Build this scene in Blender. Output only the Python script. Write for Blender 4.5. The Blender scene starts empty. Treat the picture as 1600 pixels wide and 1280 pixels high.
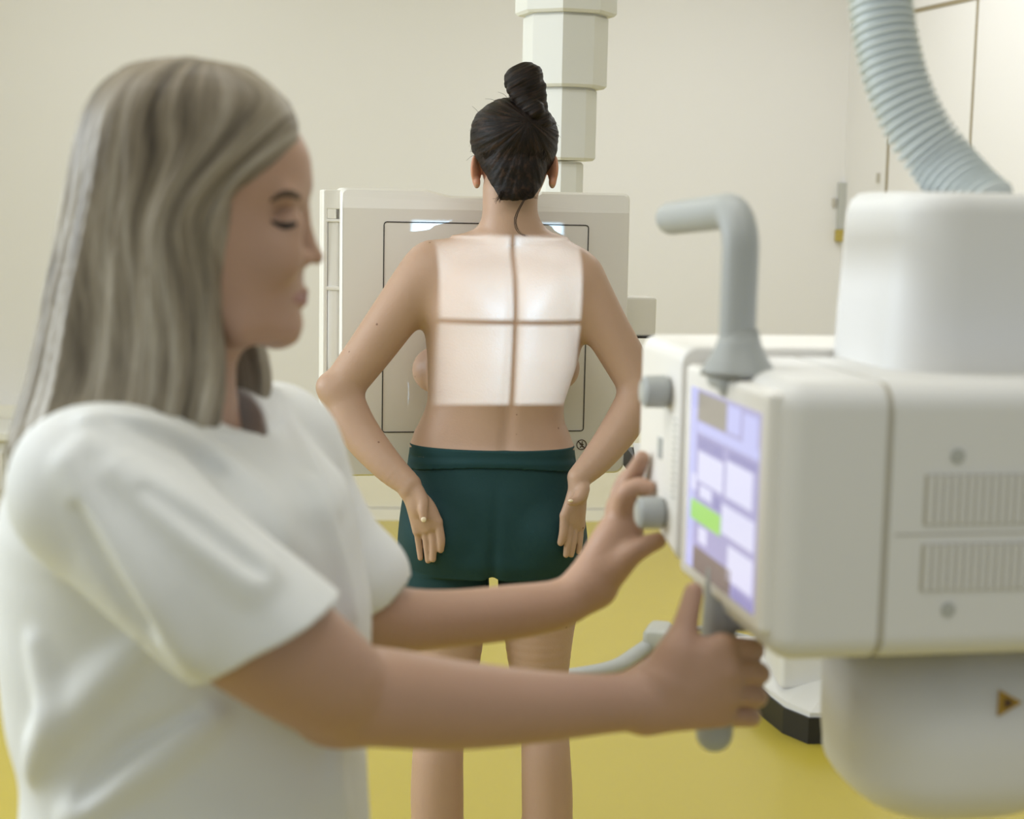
import bpy, bmesh, math, random
import numpy as np
from mathutils import Vector, Matrix
random.seed(7); rng = np.random.default_rng(7)
SC = bpy.context.scene
COL = SC.collection

# ------------------------------------------------------------------ camera
FPX = 2500.0; TILT = math.atan(.128); ROLL = .02
CAM = np.array([0.0, 0.0, 1.49])
FW = np.array([0, math.cos(TILT), -math.sin(TILT)])
UP0 = np.array([0, math.sin(TILT), math.cos(TILT)]); R0 = np.array([1.0, 0, 0])
UPV = math.cos(ROLL) * UP0 - math.sin(ROLL) * R0
RTV = math.cos(ROLL) * R0 + math.sin(ROLL) * UP0
def ray(px, py): return FW + RTV * (px - 800) / FPX + UPV * (640 - py) / FPX
def at(px, py, Y):
    d = ray(px, py); return CAM + d * (Y / d[1])
def on_floor(px, py, z=0.0):
    d = ray(px, py); return CAM + d * ((z - CAM[2]) / d[2])
cd = bpy.data.cameras.new('camera'); cam = bpy.data.objects.new('camera', cd); COL.objects.link(cam)
m = Matrix.Identity(4)
for i in range(3):
    m[i][0] = RTV[i]; m[i][1] = UPV[i]; m[i][2] = -FW[i]; m[i][3] = CAM[i]
cam.matrix_world = m
cd.sensor_width = 36; cd.lens = FPX * 36 / 1600; cd.clip_start = .05
cd.dof.use_dof = True; cd.dof.focus_distance = 3.05; cd.dof.aperture_fstop = 4.6
SC.camera = cam

# ------------------------------------------------------------------ light
SC.view_settings.view_transform = 'Standard'; SC.view_settings.look = 'None'
SC.view_settings.exposure = 0.15; SC.view_settings.gamma = 1.0; SC.view_settings.use_curve_mapping = False
w = bpy.data.worlds.new('world'); SC.world = w; w.use_nodes = True
w.node_tree.nodes['Background'].inputs[0].default_value = (.82, .91, 1, 1)
w.node_tree.nodes['Background'].inputs[1].default_value = .47
def area(name, loc, target, sx, sy, power, col):
    l = bpy.data.lights.new(name, 'AREA'); l.shape = 'RECTANGLE'; l.size = sx; l.size_y = sy
    l.energy = power; l.color = col
    o = bpy.data.objects.new(name, l); COL.objects.link(o); o.location = loc
    o.rotation_euler = (Vector(target) - Vector(loc)).to_track_quat('-Z', 'Y').to_euler()
    return o
# ceiling luminaires; the last two are fill lamps added to brighten camera-facing surfaces
for i, (x, y, p) in enumerate([(-1.5, 1.2, 16), (-1.6, 4.9, 9), (1.1, 5.1, 17), (-1.6, 6.2, 8), (.9, 6.1, 13), (.5, .3, 7), (.1, 1.9, 9)]):
    area('ceiling_or_fill_lamp', (x, y, 2.93), (x, y, 0), 1.2, .6, p, (.945, .968, 1))
# daylight from the window in the left wall
area('window_daylight', (-4.25, 2.6, 2.1), (0, 2.0, 1.5), 2.6, 1.2, 125, (.80, .90, 1))

# ------------------------------------------------------------------ materials
def lin(r, g, b):
    f = lambda c: (c / 255 / 12.92) if c / 255 <= .04045 else ((c / 255 + .055) / 1.055) ** 2.4
    return (f(r), f(g), f(b), 1)
def mat(name, col, rough=.5, spec=.5, metal=0, var=0, vscale=6, bump=0, bscale=60, sss=0, sssr=(.012, .005, .003), emit=None, es=0):
    m = bpy.data.materials.new(name); m.use_nodes = True; nt = m.node_tree; b = nt.nodes['Principled BSDF']
    b.inputs['Base Color'].default_value = col; b.inputs['Roughness'].default_value = rough
    b.inputs['Specular IOR Level'].default_value = spec; b.inputs['Metallic'].default_value = metal
    tc = nt.nodes.new('ShaderNodeTexCoord')
    n = nt.nodes.new('ShaderNodeTexNoise'); n.inputs['Scale'].default_value = vscale; n.inputs['Detail'].default_value = 4
    nt.links.new(tc.outputs['Object'], n.inputs['Vector'])
    mx = nt.nodes.new('ShaderNodeMix'); mx.data_type = 'RGBA'
    mx.inputs[6].default_value = tuple(c * (1 - var) for c in col[:3]) + (1,)
    mx.inputs[7].default_value = tuple(min(1, c * (1 + var)) for c in col[:3]) + (1,)
    nt.links.new(n.outputs['Fac'], mx.inputs[0]); nt.links.new(mx.outputs[2], b.inputs['Base Color'])
    if bump:
        n2 = nt.nodes.new('ShaderNodeTexNoise'); n2.inputs['Scale'].default_value = bscale; n2.inputs['Detail'].default_value = 3
        nt.links.new(tc.outputs['Object'], n2.inputs['Vector'])
        bp = nt.nodes.new('ShaderNodeBump'); bp.inputs['Strength'].default_value = bump; bp.inputs['Distance'].default_value = .004
        nt.links.new(n2.outputs['Fac'], bp.inputs['Height']); nt.links.new(bp.outputs[0], b.inputs['Normal'])
    if sss:
        b.inputs['Subsurface Weight'].default_value = sss; b.inputs['Subsurface Radius'].default_value = sssr; b.inputs['Subsurface Scale'].default_value = 1
    if emit:
        b.inputs['Emission Color'].default_value = emit; b.inputs['Emission Strength'].default_value = es
    return m
def skin_mat(name, col, moles=True, red=None):
    m = mat(name, col, rough=.48, spec=.35, var=.07, vscale=9, bump=.12, bscale=220, sss=.12)
    nt = m.node_tree; b = nt.nodes['Principled BSDF']
    src = b.inputs['Base Color'].links[0].from_socket
    if moles:
        tc = nt.nodes['Texture Coordinate']
        v = nt.nodes.new('ShaderNodeTexVoronoi'); v.inputs['Scale'].default_value = 17; v.inputs['Randomness'].default_value = 1
        nt.links.new(tc.outputs['Object'], v.inputs['Vector'])
        r = nt.nodes.new('ShaderNodeMapRange'); r.inputs[1].default_value = .028; r.inputs[2].default_value = .045
        r.inputs[3].default_value = .75; r.inputs[4].default_value = 0
        nt.links.new(v.outputs['Distance'], r.inputs[0])
        mx = nt.nodes.new('ShaderNodeMix'); mx.data_type = 'RGBA'
        mx.inputs[7].default_value = (.16, .07, .04, 1)
        nt.links.new(r.outputs[0], mx.inputs[0]); nt.links.new(src, mx.inputs[6]); nt.links.new(mx.outputs[2], b.inputs['Base Color'])
    return m
def hair_mat(name, dark, mid, light, fu, fv, rough=.45, spec=.4, root=None):
    """streaks that run along the strands: the UV map holds (across, along)"""
    m = bpy.data.materials.new(name); m.use_nodes = True; nt = m.node_tree; b = nt.nodes['Principled BSDF']
    b.inputs['Roughness'].default_value = rough; b.inputs['Specular IOR Level'].default_value = spec
    uv = nt.nodes.new('ShaderNodeUVMap'); uv.uv_map = 'strand'
    mp = nt.nodes.new('ShaderNodeMapping'); mp.inputs['Scale'].default_value = (fu, fv, 1)
    nt.links.new(uv.outputs[0], mp.inputs[0])
    n = nt.nodes.new('ShaderNodeTexNoise'); n.inputs['Scale'].default_value = 1; n.inputs['Detail'].default_value = 5; n.inputs['Roughness'].default_value = .65
    nt.links.new(mp.outputs[0], n.inputs['Vector'])
    cr = nt.nodes.new('ShaderNodeValToRGB'); e = cr.color_ramp.elements
    e[0].position = .3; e[0].color = dark; e[1].position = .72; e[1].color = light
    k = cr.color_ramp.elements.new(.5); k.color = mid
    nt.links.new(n.outputs['Fac'], cr.inputs[0]); nt.links.new(cr.outputs[0], b.inputs['Base Color'])
    if root:                                             # darker regrowth near the parting
        sx = nt.nodes.new('ShaderNodeSeparateXYZ'); nt.links.new(uv.outputs[0], sx.inputs[0])
        mr = nt.nodes.new('ShaderNodeMapRange'); mr.inputs[1].default_value = -.3; mr.inputs[2].default_value = .35; mr.inputs[3].default_value = .75; mr.inputs[4].default_value = 0
        nt.links.new(sx.outputs[1], mr.inputs[0]); mx = nt.nodes.new('ShaderNodeMix'); mx.data_type = 'RGBA'; mx.blend_type = 'MULTIPLY'
        mx.inputs[7].default_value = (.55, .5, .45, 1)
        nt.links.new(mr.outputs[0], mx.inputs[0]); nt.links.new(cr.outputs[0], mx.inputs[6]); nt.links.new(mx.outputs[2], b.inputs['Base Color'])
    bp = nt.nodes.new('ShaderNodeBump'); bp.inputs['Strength'].default_value = .5; bp.inputs['Distance'].default_value = .004
    nt.links.new(n.outputs['Fac'], bp.inputs['Height']); nt.links.new(bp.outputs[0], b.inputs['Normal'])
    return m
M = dict(
    wall=mat('wall_paint', lin(228, 225, 222), .75, .2, var=.015, vscale=1.2),
    wall_low=mat('wall_panel', lin(232, 227, 212), .55, .3, var=.01),
    ceiling=mat('ceiling_paint', lin(232, 230, 222), .8, .2),
    base=mat('baseboard_white', lin(235, 232, 224), .5),
    floor=mat('yellow_lino', lin(190, 172, 68), .27, .5, var=.04, vscale=1.6),
    groove=mat('joint_line', lin(150, 138, 112), .7),
    plastic=mat('white_plastic', lin(236, 232, 226), .42, .45, var=.01),
    plastic2=mat('white_enamel', lin(225, 223, 220), .5, .4, var=.01),
    paint=mat('white_paint', lin(232, 231, 226), .5, .4),
    line=mat('black_line', lin(58, 54, 50), .6),
    mark=mat('brown_mark', lin(74, 48, 34), .6),
    grey=mat('grey_plastic', lin(172, 174, 172), .45, .4, var=.02),
    lgrey=mat('light_grey_plastic', lin(182, 182, 176), .45, .4),
    hose=mat('hose_grey', lin(212, 218, 217), .33, .5, var=.03),
    black=mat('black_rubber', lin(34, 33, 32), .5),
    silver=mat('silver', lin(190, 190, 188), .35, .5, .6),
    yellow=mat('yellow_tab', lin(176, 156, 74), .6),
    sticker=mat('warning_sticker', lin(168, 132, 40), .5),
    seam=mat('seam_grey', lin(186, 180, 166), .6),
    glass=mat('window_glass', (.8, .85, .9, 1), .1),
    cloth=mat('white_cotton', lin(228, 228, 226), .85, .1, bump=.25, bscale=700),
    trousers=mat('white_trousers', lin(222, 222, 220), .85, .1),
    shoe=mat('white_clog', lin(220, 220, 216), .5),
    shorts=mat('dark_green_jersey', lin(25, 58, 60), .7, .25, var=.05, vscale=30, bump=.15, bscale=500),
    waist=mat('dark_green_band', lin(28, 62, 65), .7, .25),
    label=mat('white_elastic', lin(220, 214, 204), .7),
    skin=skin_mat('skin_patient', (.47, .305, .215, 1)),
    skin2=skin_mat('skin_technician', (.455, .278, .192, 1), False),
    lip=mat('lip', (.36, .165, .14, 1), .4, sss=.1),
    ear=mat('ear_skin', (.56, .27, .17, 1), .5, sss=.2),
    brow=mat('eyebrow_hair', lin(86, 68, 52), .8),
    lash=mat('eyelash', lin(38, 30, 26), .7),
    nail=mat('nail', lin(232, 214, 186), .25, .5),
    dark_hair=hair_mat('dark_brown_hair', lin(12, 9, 7), lin(26, 18, 14), lin(62, 43, 31), 60, 7, .55, .22),
    blonde=hair_mat('ash_blonde_hair', lin(74, 64, 50), lin(146, 135, 116), lin(206, 198, 183), 17, 1.6, .5, .35, root=lin(88, 74, 60)),
    ui_bg=mat('screen_lilac', (.02, .02, .03, 1), .2, emit=lin(176, 172, 212), es=.86),
    ui_blue=mat('screen_blue', (.02, .02, .03, 1), .2, emit=lin(196, 198, 242), es=.9),
    ui_white=mat('screen_white', (.02, .02, .03, 1), .2, emit=lin(224, 224, 248), es=.9),
    ui_grey=mat('screen_grey', (.02, .02, .02, 1), .2, emit=lin(164, 158, 146), es=.86),
    ui_purple=mat('screen_purple', (.02, .02, .03, 1), .2, emit=lin(156, 152, 198), es=.86),
    ui_brown=mat('screen_brown', (.02, .02, .02, 1), .2, emit=lin(134, 122, 116), es=.86),
    ui_green=mat('screen_green', (.02, .03, .02, 1), .2, emit=lin(166, 218, 118), es=.9),
)

# ------------------------------------------------------------------ object helpers
def link(name, me, parent=None, mats=(), label=None):
    o = bpy.data.objects.new(name, me); COL.objects.link(o)
    for k in mats: me.materials.append(k)
    if parent is not None: o.parent = parent
    if label: o['label'] = label
    return o
def tag(o, label=None, cat=None, group=None, kind=None):
    if label: o['label'] = label
    if cat: o['category'] = cat
    if group: o['group'] = group
    if kind: o['kind'] = kind
    return o
def empty(name, loc, rz=0, label=None, cat=None):
    o = bpy.data.objects.new(name, None); COL.objects.link(o); o.location = loc; o.rotation_euler = (0, 0, rz)
    o.empty_display_size = .05
    return tag(o, label, cat)
def bm_obj(name, bm, material, parent=None, smooth=True, label=None, wn=True):
    me = bpy.data.meshes.new(name); bmesh.ops.recalc_face_normals(bm, faces=bm.faces[:])
    bm.to_mesh(me); bm.free()
    o = link(name, me, parent, [material] if not isinstance(material, (list, tuple)) else material, label)
    if smooth:
        me.shade_smooth()
        if wn:
            md = o.modifiers.new('wn', 'WEIGHTED_NORMAL'); md.keep_sharp = True
    return o
def box_bm(lo, hi, bevel=0, seg=4, bm=None):
    bm2 = bmesh.new(); bmesh.ops.create_cube(bm2, size=1)
    lo = Vector(lo); hi = Vector(hi)
    for v in bm2.verts: v.co = Vector([lo[i] + (v.co[i] + .5) * (hi[i] - lo[i]) for i in range(3)])
    if bevel: bmesh.ops.bevel(bm2, geom=bm2.edges[:] + bm2.verts[:], offset=bevel, segments=seg, affect='EDGES', profile=.5)
    if bm is None: return bm2
    me = bpy.data.meshes.new('t'); bm2.to_mesh(me); bm2.free(); bm.from_mesh(me); bpy.data.meshes.remove(me); return bm
def spline(pts, n):
    P = np.asarray(pts, float); t = np.linspace(0, len(P) - 1, n); out = []
    Q = np.vstack([2 * P[0] - P[1], P, 2 * P[-1] - P[-2]])
    for s in t:
        i = min(int(s), len(P) - 2); u = s - i; a, b, c, d = Q[i:i + 4]
        out.append(.5 * (2 * b + (c - a) * u + (2 * a - 5 * b + 4 * c - d) * u * u + (3 * b - a - 3 * c + d) * u ** 3))
    return np.array(out)
def tube_bm(path, radii, seg=20, bm=None, caps=True, round_end=False):
    bm = bm or bmesh.new(); P = np.asarray(path, float); n = len(P); R = np.broadcast_to(np.asarray(radii, float), (n,)).copy()
    if round_end:
        for e in (0, 1):
            d = (P[0] - P[1]) if e == 0 else (P[-1] - P[-2]); d /= np.linalg.norm(d); r = R[0] if e == 0 else R[-1]; b = P[0] if e == 0 else P[-1]
            ex = [b + d * r * math.sin(a) for a in (.35, .75, 1.1, 1.4)]; er = [r * math.cos(a) for a in (.35, .75, 1.1, 1.4)]
            if e == 0: P = np.vstack([ex[::-1], P]); R = np.concatenate([er[::-1], R])
            else: P = np.vstack([P, ex]); R = np.concatenate([R, er])
        n = len(P)
    T = np.gradient(P, axis=0); T /= np.linalg.norm(T, axis=1)[:, None] + 1e-12
    ref = np.array([0, 0, 1.0]) if abs(T[0][2]) < .9 else np.array([1.0, 0, 0])
    u = np.cross(T[0], ref); u /= np.linalg.norm(u); rings = []
    for i in range(n):
        u = u - T[i] * (u @ T[i]); u /= np.linalg.norm(u); v = np.cross(T[i], u)
        rings.append([bm.verts.new(P[i] + R[i] * (u * math.cos(a) + v * math.sin(a))) for a in np.linspace(0, 2 * math.pi, seg, endpoint=False)])
    for i in range(n - 1):
        for j in range(seg):
            bm.faces.new((rings[i][j], rings[i][(j + 1) % seg], rings[i + 1][(j + 1) % seg], rings[i + 1][j]))
    if caps:
        bm.faces.new(rings[0][::-1]); bm.faces.new(rings[-1])
    return bm
def prism_bm(poly, z0, z1, bm=None):
    bm = bm or bmesh.new(); a = [bm.verts.new((x, y, z0)) for x, y in poly]; b = [bm.verts.new((x, y, z1)) for x, y in poly]; n = len(poly)
    bm.faces.new(a[::-1]); bm.faces.new(b)
    for i in range(n): bm.faces.new((a[i], a[(i + 1) % n], b[(i + 1) % n], b[i]))
    return bm
class Frame:
    """an upright yawed frame: local x right, y away, z up"""
    def __init__(s, O, yaw):
        s.O = np.asarray(O, float); s.yaw = yaw; c, n = math.cos(yaw), math.sin(yaw)
        s.ex = np.array([c, n, 0]); s.ey = np.array([-n, c, 0])
    def loc(s, p): p = np.asarray(p) - s.O; return np.array([p @ s.ex, p @ s.ey, p[2]])
    def glob(s, q): return s.O + s.ex * q[0] + s.ey * q[1] + np.array([0, 0, q[2]])
    def hit(s, px, py, axis, off):
        d = ray(px, py); n = s.ex if axis == 0 else s.ey
        return s.loc(CAM + d * (((s.O + n * off - CAM) @ n) / (d @ n)))
    def front(s, px, py, off=0): return s.hit(px, py, 1, off)
    def side(s, px, py, off=0): return s.hit(px, py, 0, off)

# ------------------------------------------------------------------ implicit-surface modeller (bodies, clothes, hair)
def smin(a, b, k):
    if k <= 0: return np.minimum(a, b)
    h = np.clip(.5 + .5 * (b - a) / k, 0, 1); return b + (a - b) * h - k * h * (1 - h)
class Field:
    def __init__(s, lo, hi, h):
        s.lo = np.asarray(lo, float); s.h = h; n = np.ceil((np.asarray(hi) - s.lo) / h).astype(int) + 1; s.n = n
        s.ax = [(s.lo[i] + h * np.arange(n[i])).astype(np.float32) for i in range(3)]
        s.D = np.full(n, .08, np.float32)
    def sub(s, lo, hi, pad):
        i0 = [max(0, int((lo[i] - pad - s.lo[i]) / s.h)) for i in range(3)]
        i1 = [min(s.n[i], int((hi[i] + pad - s.lo[i]) / s.h) + 2) for i in range(3)]
        sl = tuple(slice(a, max(a, b)) for a, b in zip(i0, i1))
        return sl, s.ax[0][sl[0]][:, None, None], s.ax[1][sl[1]][None, :, None], s.ax[2][sl[2]][None, None, :]
    def put(s, sl, d, k, op):
        if op == 'add': s.D[sl] = smin(s.D[sl], d.astype(np.float32), k)
        else: s.D[sl] = -smin(-s.D[sl], d.astype(np.float32), k)
    def cone(s, a, b, ra, rb, k=.01, op='add', flat=None):
        a = np.asarray(a, float); b = np.asarray(b, float); r = max(ra, rb)
        sl, x, y, z = s.sub(np.minimum(a, b) - r, np.maximum(a, b) + r, max(.05, k * 1.2) if op == 'add' else max(.03, k * 1.2))
        if 0 in s.D[sl].shape: return
        ba = b - a; L = ba @ ba + 1e-12
        t = np.clip(((x - a[0]) * ba[0] + (y - a[1]) * ba[1] + (z - a[2]) * ba[2]) / L, 0, 1)
        d = np.sqrt((x - a[0] - t * ba[0]) ** 2 + (y - a[1] - t * ba[1]) ** 2 + (z - a[2] - t * ba[2]) ** 2) - (ra + (rb - ra) * t)
        s.put(sl, d, k, op)
    def chain(s, pts, rad, k=.01, op='add'):
        """one smooth tapering limb along a curve"""
        P = np.asarray([np.asarray(p, float) for p in pts]); r = np.asarray(rad, float)
        if len(P) > 2:
            q = spline(np.c_[P, r], (len(P) - 1) * 5 + 1); P, r = q[:, :3], np.maximum(q[:, 3], .6 * r.min())
        R = r.max(); sl, x, y, z = s.sub(P.min(0) - R, P.max(0) + R, max(.05, k * 1.2) if op == 'add' else max(.03, k * 1.2))
        if 0 in s.D[sl].shape: return
        d = None
        for i in range(len(P) - 1):
            a, ba = P[i], P[i + 1] - P[i]; L = ba @ ba + 1e-12
            t = np.clip(((x - a[0]) * ba[0] + (y - a[1]) * ba[1] + (z - a[2]) * ba[2]) / L, 0, 1)
            e = np.sqrt((x - a[0] - t * ba[0]) ** 2 + (y - a[1] - t * ba[1]) ** 2 + (z - a[2] - t * ba[2]) ** 2) - (r[i] + (r[i + 1] - r[i]) * t)
            d = e if d is None else np.minimum(d, e)
        s.put(sl, d, k, op)
    def ell(s, c, r, k=.01, axes=None, op='add'):
        c = np.asarray(c, float); r = np.asarray(r, float); R = r.max()
        sl, x, y, z = s.sub(c - R, c + R, max(.05, k * 1.2) if op == 'add' else max(.03, k * 1.2))
        if 0 in s.D[sl].shape: return
        x = x - c[0]; y = y - c[1]; z = z - c[2]
        A = np.eye(3) if axes is None else np.array([np.asarray(v, float) / np.linalg.norm(v) for v in axes])
        k0 = 0; k1 = 0
        for i in range(3):
            q = (A[i][0] * x + A[i][1] * y + A[i][2] * z) / r[i]; k0 = k0 + q * q; k1 = k1 + (q / r[i]) ** 2
        k0 = np.sqrt(k0); d = k0 * (k0 - 1) / (np.sqrt(k1) + 1e-6)
        s.put(sl, d, k, op)
    def loft(s, C, a, b, p=2.2, k=.02, op='add', grow=0.0):
        """stacked super-ellipses: C centres (n,3) with falling or rising z, half widths a (x) and b (y)"""
        C = np.asarray(C, float); o = np.argsort(C[:, 2]); C = C[o]; a = np.asarray(a, float)[o] + grow; b = np.asarray(b, float)[o] + grow
        zlo, zhi = C[0, 2] - grow, C[-1, 2] + grow; am, bm_ = a.max(), b.max()
        sl, x, y, z = s.sub([C[:, 0].min() - am, C[:, 1].min() - bm_, zlo], [C[:, 0].max() + am, C[:, 1].max() + bm_, zhi], .05)
        zz = z.ravel()
        def itp(v):
            zs = C[:, 2]; mgr = np.gradient(v, zs); q = np.clip(zz, zs[0], zs[-1]); i = np.clip(np.searchsorted(zs, q) - 1, 0, len(zs) - 2)
            hh = zs[i + 1] - zs[i]; t = (q - zs[i]) / hh
            return ((2 * t ** 3 - 3 * t ** 2 + 1) * v[i] + (t ** 3 - 2 * t ** 2 + t) * hh * mgr[i] + (-2 * t ** 3 + 3 * t ** 2) * v[i + 1] + (t ** 3 - t ** 2) * hh * mgr[i + 1])[None, None, :]
        cx, cy, A, B = itp(C[:, 0]), itp(C[:, 1]), itp(a), itp(b)
        u = np.abs((x - cx) / A) + 1e-4; v = np.abs((y - cy) / B) + 1e-4
        f = (u ** p + v ** p) ** (1 / p)
        g = f ** (1 - p) * np.sqrt((u ** (p - 1) / A) ** 2 + (v ** (p - 1) / B) ** 2)
        d = (f - 1) / (g + 1e-6); d = np.maximum(d, np.maximum(zlo - z, z - zhi))
        s.put(sl, d, k, op)
    def cut(s, c, n, k=.002):
        """removes what lies on the side n points to"""
        n = np.asarray(n, float); n /= np.linalg.norm(n); c = np.asarray(c, float)
        d = (s.ax[0][:, None, None] - c[0]) * n[0] + (s.ax[1][None, :, None] - c[1]) * n[1] + (s.ax[2][None, None, :] - c[2]) * n[2]
        s.D = np.maximum(s.D, d.astype(np.float32))
    def disp(s, fn, lo=None, hi=None):
        sl, x, y, z = s.sub(lo if lo is not None else s.lo, hi if hi is not None else s.lo + s.h * s.n, 0)
        s.D[sl] = s.D[sl] + fn(x, y, z).astype(np.float32)
    def val(s, p):
        q = (np.asarray(p) - s.lo) / s.h; i = np.clip(q.astype(int), 0, s.n - 2); f = q - i; r = 0
        for a in (0, 1):
            for b in (0, 1):
                for c in (0, 1):
                    r += s.D[i[0] + a, i[1] + b, i[2] + c] * (f[0] if a else 1 - f[0]) * (f[1] if b else 1 - f[1]) * (f[2] if c else 1 - f[2])
        return r
    def hit(s, px, py, y0, y1):
        """first point of the surface met on the sight line between two depths"""
        for Y in np.arange(y0, y1, s.h * .5):
            p = at(px, py, Y)
            if s.val(p) < 0: return p
        return at(px, py, (y0 + y1) / 2)
    def mesh(s, smooth=2):
        D = s.D; D[0] = D[-1] = .05; D[:, 0] = D[:, -1] = .05; D[:, :, 0] = D[:, :, -1] = .05
        ins = D < 0; nx, ny, nz = D.shape
        cnt = np.zeros((nx - 1, ny - 1, nz - 1), np.uint8)
        for a in (0, 1):
            for b in (0, 1):
                for c in (0, 1): cnt += ins[a:nx - 1 + a, b:ny - 1 + b, c:nz - 1 + c]
        act = (cnt > 0) & (cnt < 8); I = np.argwhere(act); idx = np.full(act.shape, -1, np.int32); idx[act] = np.arange(len(I))
        acc = np.zeros((len(I), 3)); num = np.zeros(len(I))
        cor = [(a, b, c) for a in (0, 1) for b in (0, 1) for c in (0, 1)]
        vals = {c: D[I[:, 0] + c[0], I[:, 1] + c[1], I[:, 2] + c[2]].astype(float) for c in cor}
        for c in cor:
            for ax in range(3):
                if c[ax]: continue
                e = list(c); e[ax] = 1; va, vb = vals[c], vals[tuple(e)]; cr = (va < 0) != (vb < 0)
                t = np.where(cr, va / np.where(cr, va - vb, 1), 0); p = np.tile(np.array(c, float), (len(I), 1)); p[:, ax] += t
                acc[cr] += p[cr]; num += cr
        V = s.lo + s.h * (I + acc / num[:, None]); F = []
        for ax in range(3):
            o = [i for i in range(3) if i != ax]
            s0 = [slice(None)] * 3; s1 = [slice(None)] * 3; s0[ax] = slice(0, -1); s1[ax] = slice(1, None)
            A, B = ins[tuple(s0)], ins[tuple(s1)]; E = np.argwhere(A != B); fl = A[tuple(E.T)]
            ok = np.all([(E[:, i] > 0) & (E[:, i] < D.shape[i] - 1) for i in o], axis=0); E = E[ok]; fl = fl[ok]; q = []
            for du, dv in ((-1, -1), (0, -1), (0, 0), (-1, 0)):
                e = E.copy(); e[:, o[0]] += du; e[:, o[1]] += dv; q.append(idx[tuple(e.T)])
            q = np.array(q).T
            if ax == 1: q = q[:, ::-1]
            q[~fl] = q[~fl][:, ::-1]; F.append(q)
        F = np.vstack(F)
        for it in range(smooth * 2):
            S = np.zeros_like(V); N = np.zeros(len(V))
            for a in range(4):
                for b in ((a + 1) % 4, (a + 3) % 4):
                    for ax in range(3): S[:, ax] += np.bincount(F[:, a], V[F[:, b], ax], len(V))
                    N += np.bincount(F[:, a], minlength=len(V))
            V = V + (.5 if it % 2 == 0 else -.52) * (S / np.maximum(N, 1)[:, None] - V)
        return V, F
def np_obj(name, V, F, mats, parent=None, label=None, midx=None, uv=None):
    me = bpy.data.meshes.new(name); me.vertices.add(len(V)); me.vertices.foreach_set('co', np.ascontiguousarray(V, np.float32).ravel())
    me.loops.add(F.size); me.loops.foreach_set('vertex_index', np.ascontiguousarray(F, np.int32).ravel())
    me.polygons.add(len(F)); me.polygons.foreach_set('loop_start', np.arange(0, F.size, 4, dtype=np.int32))
    if midx is not None: me.polygons.foreach_set('material_index', midx.astype(np.int32))
    if uv is not None:
        l = me.uv_layers.new(name='strand'); l.data.foreach_set('uv', uv[F.ravel()].astype(np.float32).ravel())
    me.update(calc_edges=True); me.validate(); me.shade_smooth()
    return link(name, me, parent, mats, label)

# ================================================================== THE ROOM
WY = math.atan(.08)                                     # the back wall turns a little
CORNER = at(1313, 400, 7.62); CORNER[2] = 0
wdx, wdy = -math.cos(WY), -math.sin(WY)
WL = CORNER[:2] + np.array([wdx, wdy]) * 6.0           # left end of the back wall
RD = np.array([.27, -1.0]); RD /= np.linalg.norm(RD); WR = CORNER[:2] + RD * 8.2
H = 3.0
def wall(name, a, b, z0, z1, t, material, kind='structure', off=0.0, parent=None, label=None):
    """a slab whose front face runs from a to b; the room is on its left-hand side seen from a to b reversed"""
    a = np.asarray(a, float)[:2]; b = np.asarray(b, float)[:2]; d = (b - a) / np.linalg.norm(b - a); n = np.array([-d[1], d[0]])
    f = -n * off; bk = n * t
    bm = prism_bm([tuple(a + f), tuple(b + f), tuple(b + bk), tuple(a + bk)], z0, z1)
    o = bm_obj(name, bm, material, parent, smooth=False, label=label)
    if kind and parent is None: o['kind'] = kind
    return o
floor = bm_obj('floor', prism_bm([(-5.5, -1.5), (4.5, -1.5), (4.5, 8.6), (-5.5, 8.6)], -.1, 0), M['floor'], smooth=False); floor['kind'] = 'structure'
ceil = bm_obj('ceiling', prism_bm([(-5.5, -1.5), (4.5, -1.5), (4.5, 8.6), (-5.5, 8.6)], H, H + .1), M['ceiling'], smooth=False); ceil['kind'] = 'structure'
wall('wall_back', WL, CORNER, 0, H, .15, M['wall'])
wall('wall_right', CORNER, WR, 0, H, .15, M['wall'])
wall('wall_left', (-4.4, 2.6), WL + np.array([-.05, .05]), 0, H, .15, M['wall'])
BD = (CORNER[:2] - WL) / 6.0
z_low = at(480, 632, 7.55)[2]
wall('trim_1', WL, CORNER[:2] - BD * .02, .06, z_low, .0, M['wall_low'], off=.012)
wall('baseboard_back', WL, CORNER[:2] - BD * .02, 0, .055, .0, M['base'], off=.025)
# right wall: flush door leaf outlined by fine joints
def rw(px):                                              # distance from the corner along the right wall under a pixel column
    d = ray(px, 320); A = np.array([[d[0], -RD[0]], [d[1], -RD[1]]]); s = np.linalg.solve(A, CORNER[:2] - CAM[:2]); return s[1]
def rz(px, py):
    d = ray(px, py); A = np.array([[d[0], -RD[0]], [d[1], -RD[1]]]); s = np.linalg.solve(A, CORNER[:2] - CAM[:2]); return s[1], CAM[2] + d[2] * s[0]
d1 = empty('door_1', (0, 0, 0)); d1['kind'] = 'structure'
s0, z0 = rz(1314, 42); s1, z1 = rz(1512, 0); ztop = (z0 + z1) / 2
def rstrip(name, sa, sb, za, zb, off, material, parent):
    return wall(name, CORNER[:2] + RD * sa, CORNER[:2] + RD * sb, za, zb, 0, material, kind=None, off=off, parent=parent)
sA = rw(1384); sB = rw(1511)
rstrip('head_joint', .03, sB + 1.2, ztop - .009, ztop + .009, .004, M['groove'], d1)
rstrip('side_joint', sA - .008, sA + .008, .02, ztop - .35, .004, M['groove'], d1)
rstrip('side_joint', sB - .006, sB + .006, .02, ztop, .004, M['groove'], d1)
for (px, py) in ((1318, 87), (1374, 278)):
    s, z = rz(px, py); rstrip('hinge', s - .008, s + .008, z - .022, z + .022, .012, M['seam'], d1)
BF = Frame([WL[0], WL[1], 0], math.atan2(BD[1], BD[0]))
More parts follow.
